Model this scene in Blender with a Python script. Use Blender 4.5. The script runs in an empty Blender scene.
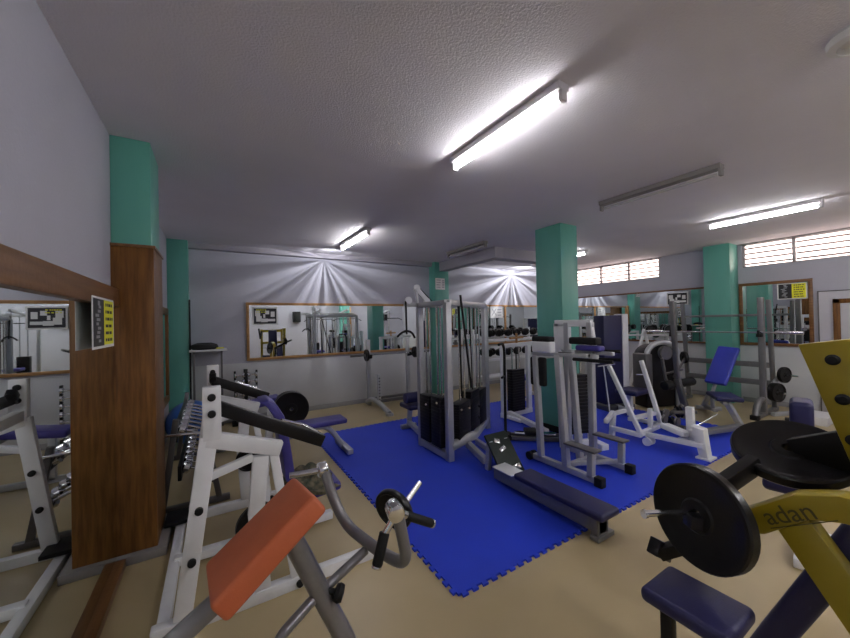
import bpy, bmesh, math, random
from mathutils import Vector, Matrix, Euler
random.seed(7)
PI = math.pi
sc = bpy.context.scene
COL = sc.collection

# ------------------------------------------------------------------ camera
cam_d = bpy.data.cameras.new('camera')
cam = bpy.data.objects.new('camera', cam_d); COL.objects.link(cam)
sc.camera = cam
cam_d.sensor_width = 36.0
cam_d.lens = 346.18 / 850 * 36.0
cam_d.clip_start = 0.02
yaw, pit, rol = map(math.radians, (-31.28, 0.515, -1.216))
fw = Vector((-math.sin(yaw) * math.cos(pit), math.cos(yaw) * math.cos(pit), math.sin(pit)))
rt = Vector((math.cos(yaw), math.sin(yaw), 0)); up = rt.cross(fw)
r2 = rt * math.cos(rol) + up * math.sin(rol); u2 = r2.cross(fw)
cam.matrix_world = Matrix(((r2.x, u2.x, -fw.x, 0), (r2.y, u2.y, -fw.y, 0), (r2.z, u2.z, -fw.z, 1.6), (0, 0, 0, 1)))

# ------------------------------------------------------------------ world / exposure
w = bpy.data.worlds.new('daylight'); sc.world = w; w.use_nodes = True
bg = w.node_tree.nodes['Background']
bg.inputs[0].default_value = (1.0, 0.80, 0.74, 1); bg.inputs[1].default_value = 2.2
sc.view_settings.view_transform = 'Standard'
sc.view_settings.look = 'None'
sc.view_settings.exposure = 1.4
sc.view_settings.gamma = 1.0
sc.view_settings.use_curve_mapping = False
sc.cycles.max_bounces = 10
sc.cycles.glossy_bounces = 6
sc.cycles.sample_clamp_indirect = 8
TUBE_E = 19.0
REAR_FILL_E = 84.0           # strength of the fill tubes added behind the camera

CE = 2.93               # ceiling height
XL, XR, YB, YR = -0.60, 8.45, 6.65, -2.9

# ------------------------------------------------------------------ materials
def mat(name, col, rough=0.5, metal=0.0, noise=0.0, nscale=8.0, bump=0.0, bscale=200.0, emit=None, estr=0.0, col2=None, stretch=None, coat=0.0, spec=None):
    m = bpy.data.materials.new(name); m.use_nodes = True
    nt = m.node_tree; p = nt.nodes['Principled BSDF']
    p.inputs['Base Color'].default_value = (*col, 1)
    p.inputs['Roughness'].default_value = rough
    p.inputs['Metallic'].default_value = metal
    if spec is not None: p.inputs['Specular IOR Level'].default_value = spec
    if coat: p.inputs['Coat Weight'].default_value = coat; p.inputs['Coat Roughness'].default_value = 0.1
    tc = nt.nodes.new('ShaderNodeTexCoord'); mp = nt.nodes.new('ShaderNodeMapping')
    nt.links.new(tc.outputs['Object'], mp.inputs[0])
    if stretch: mp.inputs['Scale'].default_value = stretch
    if noise > 0 or col2:
        n = nt.nodes.new('ShaderNodeTexNoise'); n.inputs['Scale'].default_value = nscale; n.inputs['Detail'].default_value = 5
        nt.links.new(mp.outputs[0], n.inputs['Vector'])
        r = nt.nodes.new('ShaderNodeValToRGB')
        c2 = col2 if col2 else tuple(c * (1 - noise) for c in col)
        r.color_ramp.elements[0].position = 0.35; r.color_ramp.elements[1].position = 0.68
        r.color_ramp.elements[0].color = (*c2, 1); r.color_ramp.elements[1].color = (*col, 1)
        nt.links.new(n.outputs['Fac'], r.inputs[0]); nt.links.new(r.outputs[0], p.inputs['Base Color'])
    if bump > 0:
        n2 = nt.nodes.new('ShaderNodeTexNoise'); n2.inputs['Scale'].default_value = bscale; n2.inputs['Detail'].default_value = 3
        nt.links.new(tc.outputs['Object'], n2.inputs['Vector'])
        b = nt.nodes.new('ShaderNodeBump'); b.inputs['Strength'].default_value = bump; b.inputs['Distance'].default_value = 0.01
        nt.links.new(n2.outputs['Fac'], b.inputs['Height']); nt.links.new(b.outputs[0], p.inputs['Normal'])
    if emit:
        p.inputs['Emission Color'].default_value = (*emit, 1); p.inputs['Emission Strength'].default_value = estr
    return m

M = {}
M['wall'] = mat('lavender_paint', (0.44, 0.44, 0.50), 0.7, noise=0.05, nscale=2, bump=0.25, bscale=60)
M['ceil'] = mat('popcorn_ceiling', (0.80, 0.775, 0.82), 0.85, noise=0.06, nscale=1.2, bump=0.45, bscale=85)
M['beam'] = mat('grey_beam_paint', (0.42, 0.40, 0.45), 0.8, noise=0.05)
M['teal'] = mat('teal_gloss_paint', (0.125, 0.41, 0.33), 0.4, noise=0.12, nscale=5, bump=0.2, bscale=25, stretch=(1, 1, 0.2))
M['floor'] = mat('beige_vinyl', (0.50, 0.40, 0.225), 0.32, noise=0.12, nscale=1.6, bump=0.05, bscale=300)
M['mat_blue'] = mat('blue_foam', (0.010, 0.045, 0.62), 0.55, noise=0.08, nscale=3, bump=0.3, bscale=400)
M['wood'] = mat('brown_varnished_wood', (0.205, 0.092, 0.020), 0.42, col2=(0.11, 0.043, 0.010), nscale=7, stretch=(6, 6, 0.5), bump=0.1, bscale=40, spec=0.3)
M['wood_h'] = mat('varnished_wood_rail', (0.22, 0.105, 0.035), 0.35, col2=(0.14, 0.06, 0.02), nscale=7, stretch=(6, 0.5, 6), bump=0.1, bscale=40)
M['pine'] = mat('honey_pine', (0.46, 0.25, 0.09), 0.4, col2=(0.34, 0.17, 0.06), nscale=8, stretch=(0.6, 4, 4))
M['mirror'] = mat('mirror_glass', (0.80, 0.84, 0.83), 0.012, 1.0)
M['white_m'] = mat('white_powder_coat', (0.80, 0.81, 0.83), 0.35, noise=0.06, nscale=10)
M['grey_m'] = mat('silver_grey_enamel', (0.47, 0.48, 0.50), 0.32, 0.35, noise=0.08, nscale=12)
M['dgrey_m'] = mat('dark_grey_enamel', (0.15, 0.145, 0.145), 0.35, 0.5, noise=0.08)
M['chrome'] = mat('chrome', (0.75, 0.76, 0.78), 0.12, 1.0)
M['black_m'] = mat('black_enamel', (0.006, 0.0055, 0.006), 0.35, spec=0.35, noise=0.1)
M['iron'] = mat('black_cast_iron', (0.005, 0.0045, 0.005), 0.28, spec=0.35, bump=0.08, bscale=150)
M['rubber'] = mat('black_rubber', (0.008, 0.008, 0.0085), 0.6, spec=0.3)
M['stack'] = mat('weight_stack_black', (0.006, 0.005, 0.007), 0.45, spec=0.3)
M['purple'] = mat('violet_blue_vinyl', (0.055, 0.045, 0.27), 0.42, noise=0.1, bump=0.1, bscale=120)
M['navy'] = mat('navy_vinyl', (0.015, 0.015, 0.08), 0.45, noise=0.1, bump=0.1, bscale=120)
M['royal'] = mat('royal_blue_vinyl', (0.025, 0.04, 0.38), 0.4, noise=0.1)
M['orange'] = mat('orange_vinyl', (0.50, 0.115, 0.040), 0.5, noise=0.08, nscale=14, bump=0.15, bscale=180)
M['yellow'] = mat('yellow_enamel', (0.36, 0.275, 0.015), 0.3, noise=0.1, nscale=6)
M['label_grey'] = mat('dark_lettering', (0.09, 0.075, 0.02), 0.5)
M['paper'] = mat('paper', (0.75, 0.75, 0.74), 0.6)
M['paper_y'] = mat('yellow_paper', (0.80, 0.78, 0.03), 0.6)
M['ink'] = mat('print_ink', (0.02, 0.02, 0.025), 0.6)
M['ink_grey'] = mat('print_grey', (0.30, 0.30, 0.33), 0.6)
M['lamp_case'] = mat('lamp_enamel', (0.6, 0.58, 0.6), 0.5)
M['tube_on'] = mat('lit_tube', (1, 1, 1), 0.4, emit=(1.0, 0.98, 0.99), estr=TUBE_E)
M['tube_fill'] = mat('added_fill_tube', (1, 1, 1), 0.4, emit=(1.0, 0.98, 0.99), estr=REAR_FILL_E)
M['rack'] = mat('mid_grey_enamel', (0.20, 0.20, 0.205), 0.35, 0.4, noise=0.08)
M['steel'] = mat('worn_grey_tube_enamel', (0.24, 0.235, 0.245), 0.28, 0.5, noise=0.12, nscale=15)
M['tube_off'] = mat('unlit_tube', (0.45, 0.44, 0.44), 0.3)
M['lamp_off'] = mat('dark_lamp_enamel', (0.22, 0.205, 0.20), 0.6)  # darker grey enamel for the switched-off housings
M['alu'] = mat('window_aluminium', (0.45, 0.42, 0.42), 0.4, 0.5)
M['slat'] = mat('louvre_glass', (0.42, 0.33, 0.31), 0.5)
M['door'] = mat('off_white_door', (0.55, 0.54, 0.58), 0.5, noise=0.04)
M['camo'] = mat('camouflage_cloth', (0.20, 0.17, 0.11), 0.9, col2=(0.035, 0.045, 0.03), nscale=22, bump=0.5, bscale=60)
M['ball'] = mat('blue_ball_vinyl', (0.03, 0.12, 0.42), 0.35)
M['bag'] = mat('black_bag', (0.013, 0.013, 0.014), 0.7, bump=0.3, bscale=60)
M['base'] = mat('grey_baseboard', (0.33, 0.33, 0.34), 0.5, noise=0.06)
M['wains'] = mat('pale_wainscot_paint', (0.56, 0.57, 0.58), 0.5, noise=0.05, nscale=3, bump=0.15, bscale=50)
M['red'] = mat('red_knob', (0.4, 0.05, 0.03), 0.4)
M['green'] = mat('dark_green_rubber', (0.008, 0.016, 0.011), 0.6, bump=0.3, bscale=90)
M['brick'] = mat('outside_render', (0.72, 0.55, 0.48), 0.9, noise=0.1)

# ------------------------------------------------------------------ mesh builder
class MB:
    def __init__(s): s.bm = bmesh.new()
    def box(s, c, size, rot=(0, 0, 0), bev=0.004, seg=2, mtx=None):
        t = bmesh.new(); bmesh.ops.create_cube(t, size=1.0)
        for v in t.verts: v.co = Vector((v.co.x * size[0], v.co.y * size[1], v.co.z * size[2]))
        b = min(bev, min(size) * 0.45)
        if b > 0: bmesh.ops.bevel(t, geom=list(t.edges), offset=b, segments=seg, affect='EDGES', profile=0.5)
        m = Matrix.Translation(c) @ (mtx.to_4x4() if mtx else Euler(rot).to_matrix().to_4x4())
        s._merge(t, m); return s
    def b2(s, x0, x1, y0, y1, z0, z1, bev=0.003):
        return s.box(((x0 + x1) / 2, (y0 + y1) / 2, (z0 + z1) / 2), (abs(x1 - x0), abs(y1 - y0), abs(z1 - z0)), bev=bev)
    def _merge(s, t, m):
        t.transform(m)
        me = bpy.data.meshes.new('t'); t.to_mesh(me); t.free(); s.bm.from_mesh(me); bpy.data.meshes.remove(me)
    def bar(s, a, b, wd, ht=None, upv=(0, 0, 1), bev=0.006):
        """rectangular tube from a to b, wd across (horizontal), ht along the up direction"""
        ht = ht or wd
        a = Vector(a); b = Vector(b); d = (b - a); L = d.length; d.normalize()
        u = Vector(upv)
        if abs(d.dot(u)) > 0.97: u = Vector((0, 1, 0))
        x = d.cross(u).normalized(); z = x.cross(d).normalized()
        m = Matrix((x, d, z)).transposed()
        return s.box((a + b) / 2, (wd, L, ht), mtx=m, bev=bev)
    def cyl(s, a, b, r, seg=20, r2=None, bev=0.0):
        a = Vector(a); b = Vector(b); d = b - a; L = d.length
        t = bmesh.new()
        bmesh.ops.create_cone(t, cap_ends=True, cap_tris=False, segments=seg, radius1=r, radius2=r if r2 is None else r2, depth=L)
        if bev > 0:
            es = [e for e in t.edges if abs(e.verts[0].co.z - e.verts[1].co.z) < 1e-6]
            bmesh.ops.bevel(t, geom=es, offset=bev, segments=2, affect='EDGES', profile=0.5)
        q = Vector((0, 0, 1)).rotation_difference(d.normalized())
        s._merge(t, Matrix.Translation((a + b) / 2) @ q.to_matrix().to_4x4()); return s
    def lathe(s, a, axis, prof, seg=36):
        """prof: list of (r, h) along axis from a"""
        t = bmesh.new(); rings = []
        for r, h in prof:
            if r < 1e-5: rings.append([t.verts.new((0, 0, h))])
            else: rings.append([t.verts.new((r * math.cos(2 * PI * k / seg), r * math.sin(2 * PI * k / seg), h)) for k in range(seg)])
        for A, B in zip(rings, rings[1:]):
            for k in range(seg):
                k2 = (k + 1) % seg
                if len(A) == 1 and len(B) == 1: continue
                if len(A) == 1: t.faces.new((A[0], B[k2], B[k]))
                elif len(B) == 1: t.faces.new((A[k], A[k2], B[0]))
                else: t.faces.new((A[k], A[k2], B[k2], B[k]))
        bmesh.ops.recalc_face_normals(t, faces=t.faces)
        q = Vector((0, 0, 1)).rotation_difference(Vector(axis).normalized())
        s._merge(t, Matrix.Translation(a) @ q.to_matrix().to_4x4()); return s
    def tube(s, pts, r, fillet=0.08, seg=14, closed=False):
        P = [Vector(p) for p in pts]; path = []
        n = len(P)
        for i, p in enumerate(P):
            if (i == 0 or i == n - 1): path.append(p); continue
            a = P[i - 1] - p; b = P[i + 1] - p
            f = min(fillet, a.length * 0.49, b.length * 0.49)
            p0 = p + a.normalized() * f; p1 = p + b.normalized() * f
            for k in range(7):
                t_ = k / 6; path.append((1 - t_) ** 2 * p0 + 2 * t_ * (1 - t_) * p + t_ * t_ * p1)
        t = bmesh.new(); rings = []; prev = None
        for i, p in enumerate(path):
            d = (path[min(i + 1, len(path) - 1)] - path[max(i - 1, 0)]).normalized()
            if prev is None:
                u = Vector((0, 0, 1)) if abs(d.z) < 0.9 else Vector((1, 0, 0))
                u = (u - d * u.dot(d)).normalized()
            else:
                u = (prev - d * prev.dot(d)).normalized()
            prev = u; v = d.cross(u)
            rings.append([t.verts.new(p + (u * math.cos(2 * PI * k / seg) + v * math.sin(2 * PI * k / seg)) * r) for k in range(seg)])
        for A, B in zip(rings, rings[1:]):
            for k in range(seg): t.faces.new((A[k], A[(k + 1) % seg], B[(k + 1) % seg], B[k]))
        t.faces.new(rings[0][::-1]); t.faces.new(rings[-1])
        bmesh.ops.recalc_face_normals(t, faces=t.faces)
        s._merge(t, Matrix.Identity(4)); return s
    def prism(s, pts, axis, a, b, bev=0.0):
        """polygon pts in the two other axes, extruded from a to b along axis"""
        t = bmesh.new()
        def P(p, h): return {'X': (h, p[0], p[1]), 'Y': (p[0], h, p[1]), 'Z': (p[0], p[1], h)}[axis]
        A = [t.verts.new(P(p, a)) for p in pts]; B = [t.verts.new(P(p, b)) for p in pts]
        n = len(pts)
        t.faces.new(A[::-1]); t.faces.new(B)
        for k in range(n): t.faces.new((A[k], A[(k + 1) % n], B[(k + 1) % n], B[k]))
        bmesh.ops.recalc_face_normals(t, faces=t.faces)
        if bev > 0: bmesh.ops.bevel(t, geom=list(t.edges), offset=bev, segments=2, affect='EDGES', profile=0.5)
        s._merge(t, Matrix.Identity(4)); return s
    def build(s, name, m, parent=None, off=None, label=None, smooth=True):
        o_ = Vector(off) if off is not None else (Vector(parent['_o']) if parent is not None and '_o' in parent else Vector((0, 0, 0)))
        me = bpy.data.meshes.new(name); 
        for v in s.bm.verts: v.co -= o_
        s.bm.to_mesh(me); s.bm.free()
        me.materials.append(M[m] if isinstance(m, str) else m)
        if smooth:
            for p in me.polygons: p.use_smooth = True
            me.set_sharp_from_angle(angle=math.radians(35))
        o = bpy.data.objects.new(name, me); COL.objects.link(o)
        if parent is not None:
            o.parent = parent; o['_o'] = tuple(o_)
        else: o.location = o_
        if label: o['label'] = label
        return o

def thing(name, label, cat, loc, group=None):
    o = bpy.data.objects.new(name, None); COL.objects.link(o)
    o.location = loc; o['label'] = label; o['category'] = cat; o['_o'] = tuple(loc)
    if group: o['group'] = group
    return o
def tag(o, label, cat, group=None):
    o['label'] = label; o['category'] = cat
    if group: o['group'] = group
    return o
def struct(o): o['kind'] = 'structure'; return o
def kids(o): return [c for c in bpy.data.objects if c.parent == o]
def copy_tree(o, parent=None):
    c = o.copy(); COL.objects.link(c); c.parent = parent
    for ch in kids(o): copy_tree(ch, c)
    return c
def dup(root, loc, label=None, rotz=None, group=None):
    c = copy_tree(root); c.location = loc
    if label: c['label'] = label
    if rotz is not None: c.rotation_euler.z = rotz
    if group: c['group'] = group
    return c
def sub(parent, name, m, fn, label=None):
    b = MB(); fn(b); return b.build(name, m, parent, label=label)

def subeach(parent, name, m, items, fn):
    for it in items:
        b = MB(); fn(b, it); b.build(name, m, parent)
ORD = ['nearest', 'second nearest', 'third nearest', 'fourth nearest', 'fifth from the front', 'sixth from the front', 'second farthest', 'farthest']
# ------------------------------------------------------------------ the room
struct(MB().b2(XL - .2, XR + .2, YR - .2, YB + .2, -0.1, 0, 0).build('floor', 'floor'))
struct(MB().b2(XL - .2, XR + .2, YR - .2, YB + .2, CE, CE + .12, 0).build('ceiling', 'ceil'))
struct(MB().b2(XL - .2, XL, YR, YB, 0, CE, 0).build('wall_left', 'wall'))
struct(MB().b2(XL - .2, XR + .2, YR - .2, YR, 0, CE, 0).build('wall_rear', 'wall'))
struct(MB().b2(XL - .2, XR + .2, YB, YB + .2, 0, CE, 0).build('wall_back', 'wall'))
WZ0, WZ1 = 2.49, 2.915
WINS = [[(-0.2, 1.10), (1.10, 1.765), (1.765, 2.44)], [(3.84, 4.53), (4.53, 5.23), (5.23, 6.0)]]
b = MB()
b.b2(XR, XR + .2, YR, YB, 0, WZ0, 0).b2(XR, XR + .2, YR, YB, WZ1, CE, 0)
b.b2(XR, XR + .2, YR, -0.2, WZ0, WZ1, 0).b2(XR, XR + .2, 2.44, 3.84, WZ0, WZ1, 0).b2(XR, XR + .2, 6.0, YB, WZ0, WZ1, 0)
struct(b.build('wall_right', 'wall'))
# paler lower paint on the walls
struct(MB().b2(-0.34, XR, YB - .012, YB, 0, 0.97, 0.002).build('trim_1', 'wains'))
struct(MB().b2(XR - .012, XR, YR, YB, 0, 1.03, 0.002).build('trim_2', 'wains'))
struct(MB().b2(-0.34, 4.15, YB - .03, YB - .012, 0, 0.085, .003).build('baseboard_back', 'base'))
struct(MB().b2(4.6, XR, YB - .03, YB - .012, 0, 0.085, .003).build('baseboard_back_right', 'base'))
struct(MB().b2(XR - .03, XR - .012, 1.7, 2.47, 0, 0.085, .003).b2(XR - .03, XR - .012, 2.93, YB - .04, 0, 0.085, .003).build('baseboard_right', 'base'))
struct(MB().b2(XL, 4.4, YB - .14, YB, 2.84, CE, 0.004).build('trim_3', 'beam'))
# dropped beam box by the back column
struct(MB().b2(4.42, XR, 4.62, YB, 2.74, CE, 0.004).build('trim_4', 'beam')) if False else None
struct(MB().b2(4.30, 4.50, 4.62, YB, 2.73, CE, 0.004).b2(4.50, 6.3, 4.62, 4.85, 2.73, CE, 0.004).build('trim_4', 'beam'))
# windows
for wi, grp in enumerate(WINS):
    fr = MB()
    y0, y1 = grp[0][0], grp[-1][1]
    for y in [y0 + .015] + [g[1] for g in grp[:-1]] + [y1 - .015]:
        fr.b2(XR + .03, XR + .09, y - .022, y + .022, WZ0, WZ1, .003)
    fr.b2(XR + .03, XR + .09, y0, y1, WZ0, WZ0 + .02, .003).b2(XR + .03, XR + .09, y0, y1, WZ1 - .02, WZ1, .003)
    wo = struct(fr.build('window_%d' % (wi + 1), 'alu'))
    for (a, c) in grp:
        sl = MB()
        for k in range(4):
            z = WZ0 + .06 + k * .095
            sl.box((XR + .06, (a + c) / 2, z), (.03, c - a - .06, .026), rot=(0, math.radians(10), 0), bev=.001)
        o = sl.build('louvre', 'slat'); o.parent = wo
struct(MB().b2(XR - .02, XR, -0.2, 2.46, WZ1 - .01, CE, .002).b2(XR - .02, XR, 3.8, 6.05, WZ1 - .01, CE, .002).build('trim_5', 'alu'))
# pillars
def pillar(x0, x1, y0, y1, nm='pillar', z0=0):
    return struct(MB().b2(x0, x1, y0, y1, z0, CE, .006).build(nm, 'teal'))
pl = pillar(XL, -0.38, 3.12, 3.55)
struct(MB().b2(XL, -0.365, 3.105, 3.565, 0, 2.17, .004).build('trim_6', 'wood'))
struct(MB().b2(XL, -0.355, 3.095, 3.575, 2.165, 2.185, .002).build('trim_7', 'wood_h'))
pillar(XL, -0.34, 6.38, YB)
pillar(4.08, 4.44, 3.08, 3.52)
pillar(4.17, 4.55, 6.42, YB)
pillar(8.06, XR, 2.50, 2.90)
pillar(5.05, 5.45, YR, YR + .35)
struct(MB().b2(4.06, 4.46, 3.06, 3.54, 0, .10, .004).build('baseboard_pillar', 'rubber'))
struct(MB().b2(5.46, 5.62, YR, YR + .1, 0, 2.4, .004).build('trim_8', 'pine'))
struct(MB().b2(4.56, 4.66, YB - .06, YB, .97, 2.02, .004).build('trim_9', 'pine'))

struct(MB().b2(XL, -0.31, 3.06, 3.60, 0, .06, .004).build('baseboard_left', 'lamp_off'))
# conduit on the far left pillar
tag(MB().tube([(-0.325, 6.372, 0.3), (-0.325, 6.372, 2.02)], .012, seg=8).build('conduit', 'black_m'), 'thin black conduit running down the teal corner pillar', 'pipe')

# door at far right
struct(MB().b2(XR - .03, XR, .45, 1.50, 0, 1.97, .006).build('door_1', 'door'))
d = bpy.data.objects['door_1']
o = MB().b2(XR - .06, XR - .03, 1.26, 1.335, 0, 1.83, .004).b2(XR - .06, XR - .03, .55, 1.335, 1.76, 1.83, .004).build('door_frame', 'wood'); o.parent = d
o = MB().b2(XR - .045, XR - .028, .62, 1.26, 0.02, 1.76, .004).build('door_panel', 'door'); o.parent = d
o = MB().b2(XR - .036, XR - .03, 1.485, 1.50, 0, 1.97, .001).b2(XR - .036, XR - .03, .45, 1.5, 1.955, 1.97, .001).build('door_edge', 'dgrey_m'); o.parent = d

# ------------------------------------------------------------------ mirrors
def mirror(label, axis, a0, a1, z0, z1, face, inward, fw_=.05, fm='pine', muntins=(), z_label=None):
    """axis 'X': runs along x at y=face; axis 'Y': runs along y at x=face. inward = +-1 direction into the room"""
    loc = (((a0 + a1) / 2, face, z0) if axis == 'X' else (face, (a0 + a1) / 2, z0))
    t = thing('wall_mirror', label, 'mirror', loc)
    d0, d1 = sorted((face, face + inward * .012)); e0, e1 = sorted((face, face + inward * .03))
    def bb(m, p0, p1, q0, q1, dd, bev=.002):
        if axis == 'X': m.b2(p0, p1, dd[0], dd[1], q0, q1, bev)
        else: m.b2(dd[0], dd[1], p0, p1, q0, q1, bev)
    g = MB(); bb(g, a0 + fw_ * .5, a1 - fw_ * .5, z0 + fw_ * .5, z1 - fw_ * .5, (d0, d1), 0.0); g.build('glass', 'mirror', t, smooth=False)
    f = MB(); dd = (e0, e1)
    bb(f, a0, a1, z1 - fw_, z1, dd); bb(f, a0, a1, z0, z0 + fw_, dd)
    bb(f, a0, a0 + fw_, z0 + fw_, z1 - fw_, dd); bb(f, a1 - fw_, a1, z0 + fw_, z1 - fw_, dd)
    for q in muntins: bb(f, q - .02, q + .02, z0 + fw_, z1 - fw_, dd)
    f.build('frame', fm, t); return t
mirror('long wood-framed mirror on the back wall above the barbell rack', 'X', 0.46, 4.16, 1.0, 2.0, YB - .001, -1, .045, 'pine')
mirror('wood-framed mirror on the back wall right of the teal back pillar', 'X', 4.67, 8.3, 1.0, 2.0, YB - .001, -1, .045, 'pine', (6.48,))
mirror('long mirror on the right wall under the far louvred window', 'Y', 2.95, 6.1, 1.05, 2.19, XR - .001, -1, .035, 'wood_h')
mirror('wood-framed mirror on the right wall between pillar and door', 'Y', 1.55, 2.49, 1.05, 2.19, XR - .001, -1, .05, 'wood_h')
t = thing('wall_mirror', 'full-height mirror on the left wall under a thick wood rail', 'mirror', (XL, 0.6, 0))
MB().b2(XL, XL + .015, -1.6, 3.10, .05, 1.76, 0).build('glass', 'mirror', t, smooth=False)
MB().b2(XL, XL + .045, -1.6, 3.10, 1.745, 1.87, .006).build('top_rail', 'wood_h', t)
MB().b2(XL, XL + .07, -1.6, 3.10, 0, .055, .006).build('bottom_rail', 'wood_h', t)
mirror('wood-framed mirror on the left wall behind the wood-clad pillar', 'Y', 3.62, 6.2, 0.55, 1.87, XL + .001, 1, .09, 'wood')

# ------------------------------------------------------------------ blue puzzle mat
def puzzle(x0, x1, y0, y1, p=.075, dep=.024):
    pts = []
    def edge(a, bb, nrm):
        a = Vector(a); bb = Vector(bb); L = (bb - a).length; d = (bb - a) / L; n = int(L / p); q = L / n
        nv = Vector(nrm) * dep
        for k in range(n):
            s0 = a + d * q * k
            pts.extend([s0 + d * q * .0, s0 + d * q * .30, s0 + d * q * .22 + nv, s0 + d * q * .78 + nv, s0 + d * q * .70])
    edge((x0, y0), (x1, y0), (0, -1)); edge((x1, y0), (x1, y1), (1, 0)); edge((x1, y1), (x0, y1), (0, 1)); edge((x0, y1), (x0, y0), (-1, 0))
    out = [pts[0]]
    for q in pts[1:]:
        if (q - out[-1]).length > 1e-5: out.append(q)
    return [(v.x, v.y) for v in out]
mt = MB(); mt.prism(puzzle(1.19, 6.2, 1.65, 5.08), 'Z', 0, .014)
tag(mt.build('foam_mat', 'mat_blue', smooth=False), 'large bright blue foam mat with toothed edges on the beige floor', 'mat')
MZ = .014

# ------------------------------------------------------------------ ceiling lamps
def lamp(x, y0, y1, on, label, z=CE, hw=.045, tube_z=.085):
    t = thing('fluorescent_light', label, 'ceiling light', (x, (y0 + y1) / 2, z), 'ceiling tube lights')
    c = MB(); c.b2(x - hw, x + hw, y0 - .04, y1 + .04, z - .045, z, .004)
    for y in (y0 - .03, y1 + .03): c.b2(x - .025, x + .025, y - .012, y + .012, z - .105, z - .04, .003)
    c.build('housing', 'lamp_case' if on else 'lamp_off', t)
    MB().cyl((x, y0, z - tube_z), (x, y1, z - tube_z), .013, 16).build('tube', ('tube_on' if y0 > 0 else 'tube_fill') if on else 'tube_off', t)
    return t
lamp(1.69, 1.27, 2.23, True, 'large brightly lit tube light nearest the camera')
lamp(1.84, 4.52, 5.62, True, 'small brightly lit tube light above the back left mirror')
lamp(3.80, 1.25, 2.28, False, 'unlit tube light between the two lit ones near the camera')
lamp(3.86, 4.40, 5.40, False, 'unlit tube light in front of the dropped beam')
lamp(6.00, 1.04, 2.04, True, 'lit tube light in dark housing near the right windows')
lamp(6.11, 4.08, 5.20, True, 'lit tube light half hidden behind the centre teal pillar')
lamp(1.9, -2.0, -0.8, True, 'added fill tube light behind the camera on the left')  # this and the next two: unseen lamps added to brighten the room
lamp(6.35, -2.0, -0.8, True, 'added fill tube light behind the camera on the right')
lamp(3.9, -2.0, -0.8, True, 'added fill tube light behind the camera in the middle')
dm = MB(); dm.lathe((2.62, .30, CE), (0, 0, -1), [(0, 0), (.10, 0), (.115, .02), (.11, .05), (.08, .06), (.075, .03), (0, .03)])
tag(dm.build('ceiling_vent', 'paper'), 'small round white ceiling fitting at the top right corner', 'vent')

# added point lights with noise-varied strength imitate fans of stripes on the back wall
def fan_light(x, y, z, power, seed):
    ld = bpy.data.lights.new('striped_fan_light', 'POINT'); ld.energy = power; ld.shadow_soft_size = .01; ld.color = (.95, .95, 1)
    ld.use_nodes = True; nt = ld.node_tree; em = nt.nodes['Emission']
    tc = nt.nodes.new('ShaderNodeTexCoord'); sp = nt.nodes.new('ShaderNodeSeparateXYZ'); nt.links.new(tc.outputs['Normal'], sp.inputs[0])
    at = nt.nodes.new('ShaderNodeMath'); at.operation = 'ARCTAN2'; nt.links.new(sp.outputs['X'], at.inputs[0]); nt.links.new(sp.outputs['Z'], at.inputs[1])
    n = nt.nodes.new('ShaderNodeTexNoise'); n.noise_dimensions = '1D'; n.inputs['Scale'].default_value = 4.5; n.inputs['Detail'].default_value = 3
    ad = nt.nodes.new('ShaderNodeMath'); ad.operation = 'ADD'; ad.inputs[1].default_value = seed
    nt.links.new(at.outputs[0], ad.inputs[0]); nt.links.new(ad.outputs[0], n.inputs['W'])
    r = nt.nodes.new('ShaderNodeMapRange'); r.inputs[1].default_value = .40; r.inputs[2].default_value = .62; r.inputs[3].default_value = .12; r.inputs[4].default_value = 1.4
    nt.links.new(n.outputs['Fac'], r.inputs[0])
    # only towards the wall
    g = nt.nodes.new('ShaderNodeMapRange'); g.inputs[1].default_value = .12; g.inputs[2].default_value = .45; nt.links.new(sp.outputs['Y'], g.inputs[0])
    mu = nt.nodes.new('ShaderNodeMath'); mu.operation = 'MULTIPLY'; nt.links.new(r.outputs[0], mu.inputs[0]); nt.links.new(g.outputs[0], mu.inputs[1])
    fo = nt.nodes.new('ShaderNodeLightFalloff'); nt.links.new(mu.outputs[0], fo.inputs['Strength'])
    nt.links.new(fo.outputs['Linear'], em.inputs['Strength'])
    lo = bpy.data.objects.new('striped_fan_light', ld); COL.objects.link(lo); lo.location = (x, y, z)
fan_light(1.80, 6.05, CE - .10, 11, 3.0)
fan_light(6.75, 6.0, CE - .12, 26, 8.0)

# ------------------------------------------------------------------ posters
def poster(name, label, cat, origin, uv, vv, W_, H_, nrm, build):
    """flat sheet: origin lower left corner, uv/vv unit vectors"""
    o = Vector(origin); U = Vector(uv); V = Vector(vv); N = Vector(nrm)
    t = thing(name, label, cat, tuple(o + U * W_ / 2))
    def rect(m, u0, u1, v0, v1, lift):
        c = o + U * (u0 + u1) / 2 * W_ + V * (v0 + v1) / 2 * H_ + N * (.0015 + lift)
        m.box(c, ((u1 - u0) * W_, (v1 - v0) * H_, .0014), mtx=Matrix((U, V, U.cross(V))).transposed(), bev=0)
    build(t, rect); return t
def fig(t, rect, u0, u1, v0, v1, seed):
    rnd = random.Random(seed)
    m = MB(); rect(m, u0, u1, v0, v1, .001); m.build('dark_print', 'ink', t)
    m = MB()
    cx = (u0 + u1) / 2; w_ = (u1 - u0); h = v1 - v0
    for k in range(9):
        v = v0 + h * (.08 + .09 * k); ww = w_ * (.12 + .1 * rnd.random()); s_ = (rnd.random() - .5) * w_ * .25
        rect(m, cx + s_ - ww, cx + s_ + ww * .6, v, v + h * .06, .002)
    rect(m, cx - w_ * .1, cx + w_ * .1, v0 + h * .86, v0 + h * .96, .002)
    m.build('figure_print', 'ink_grey', t)
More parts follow.
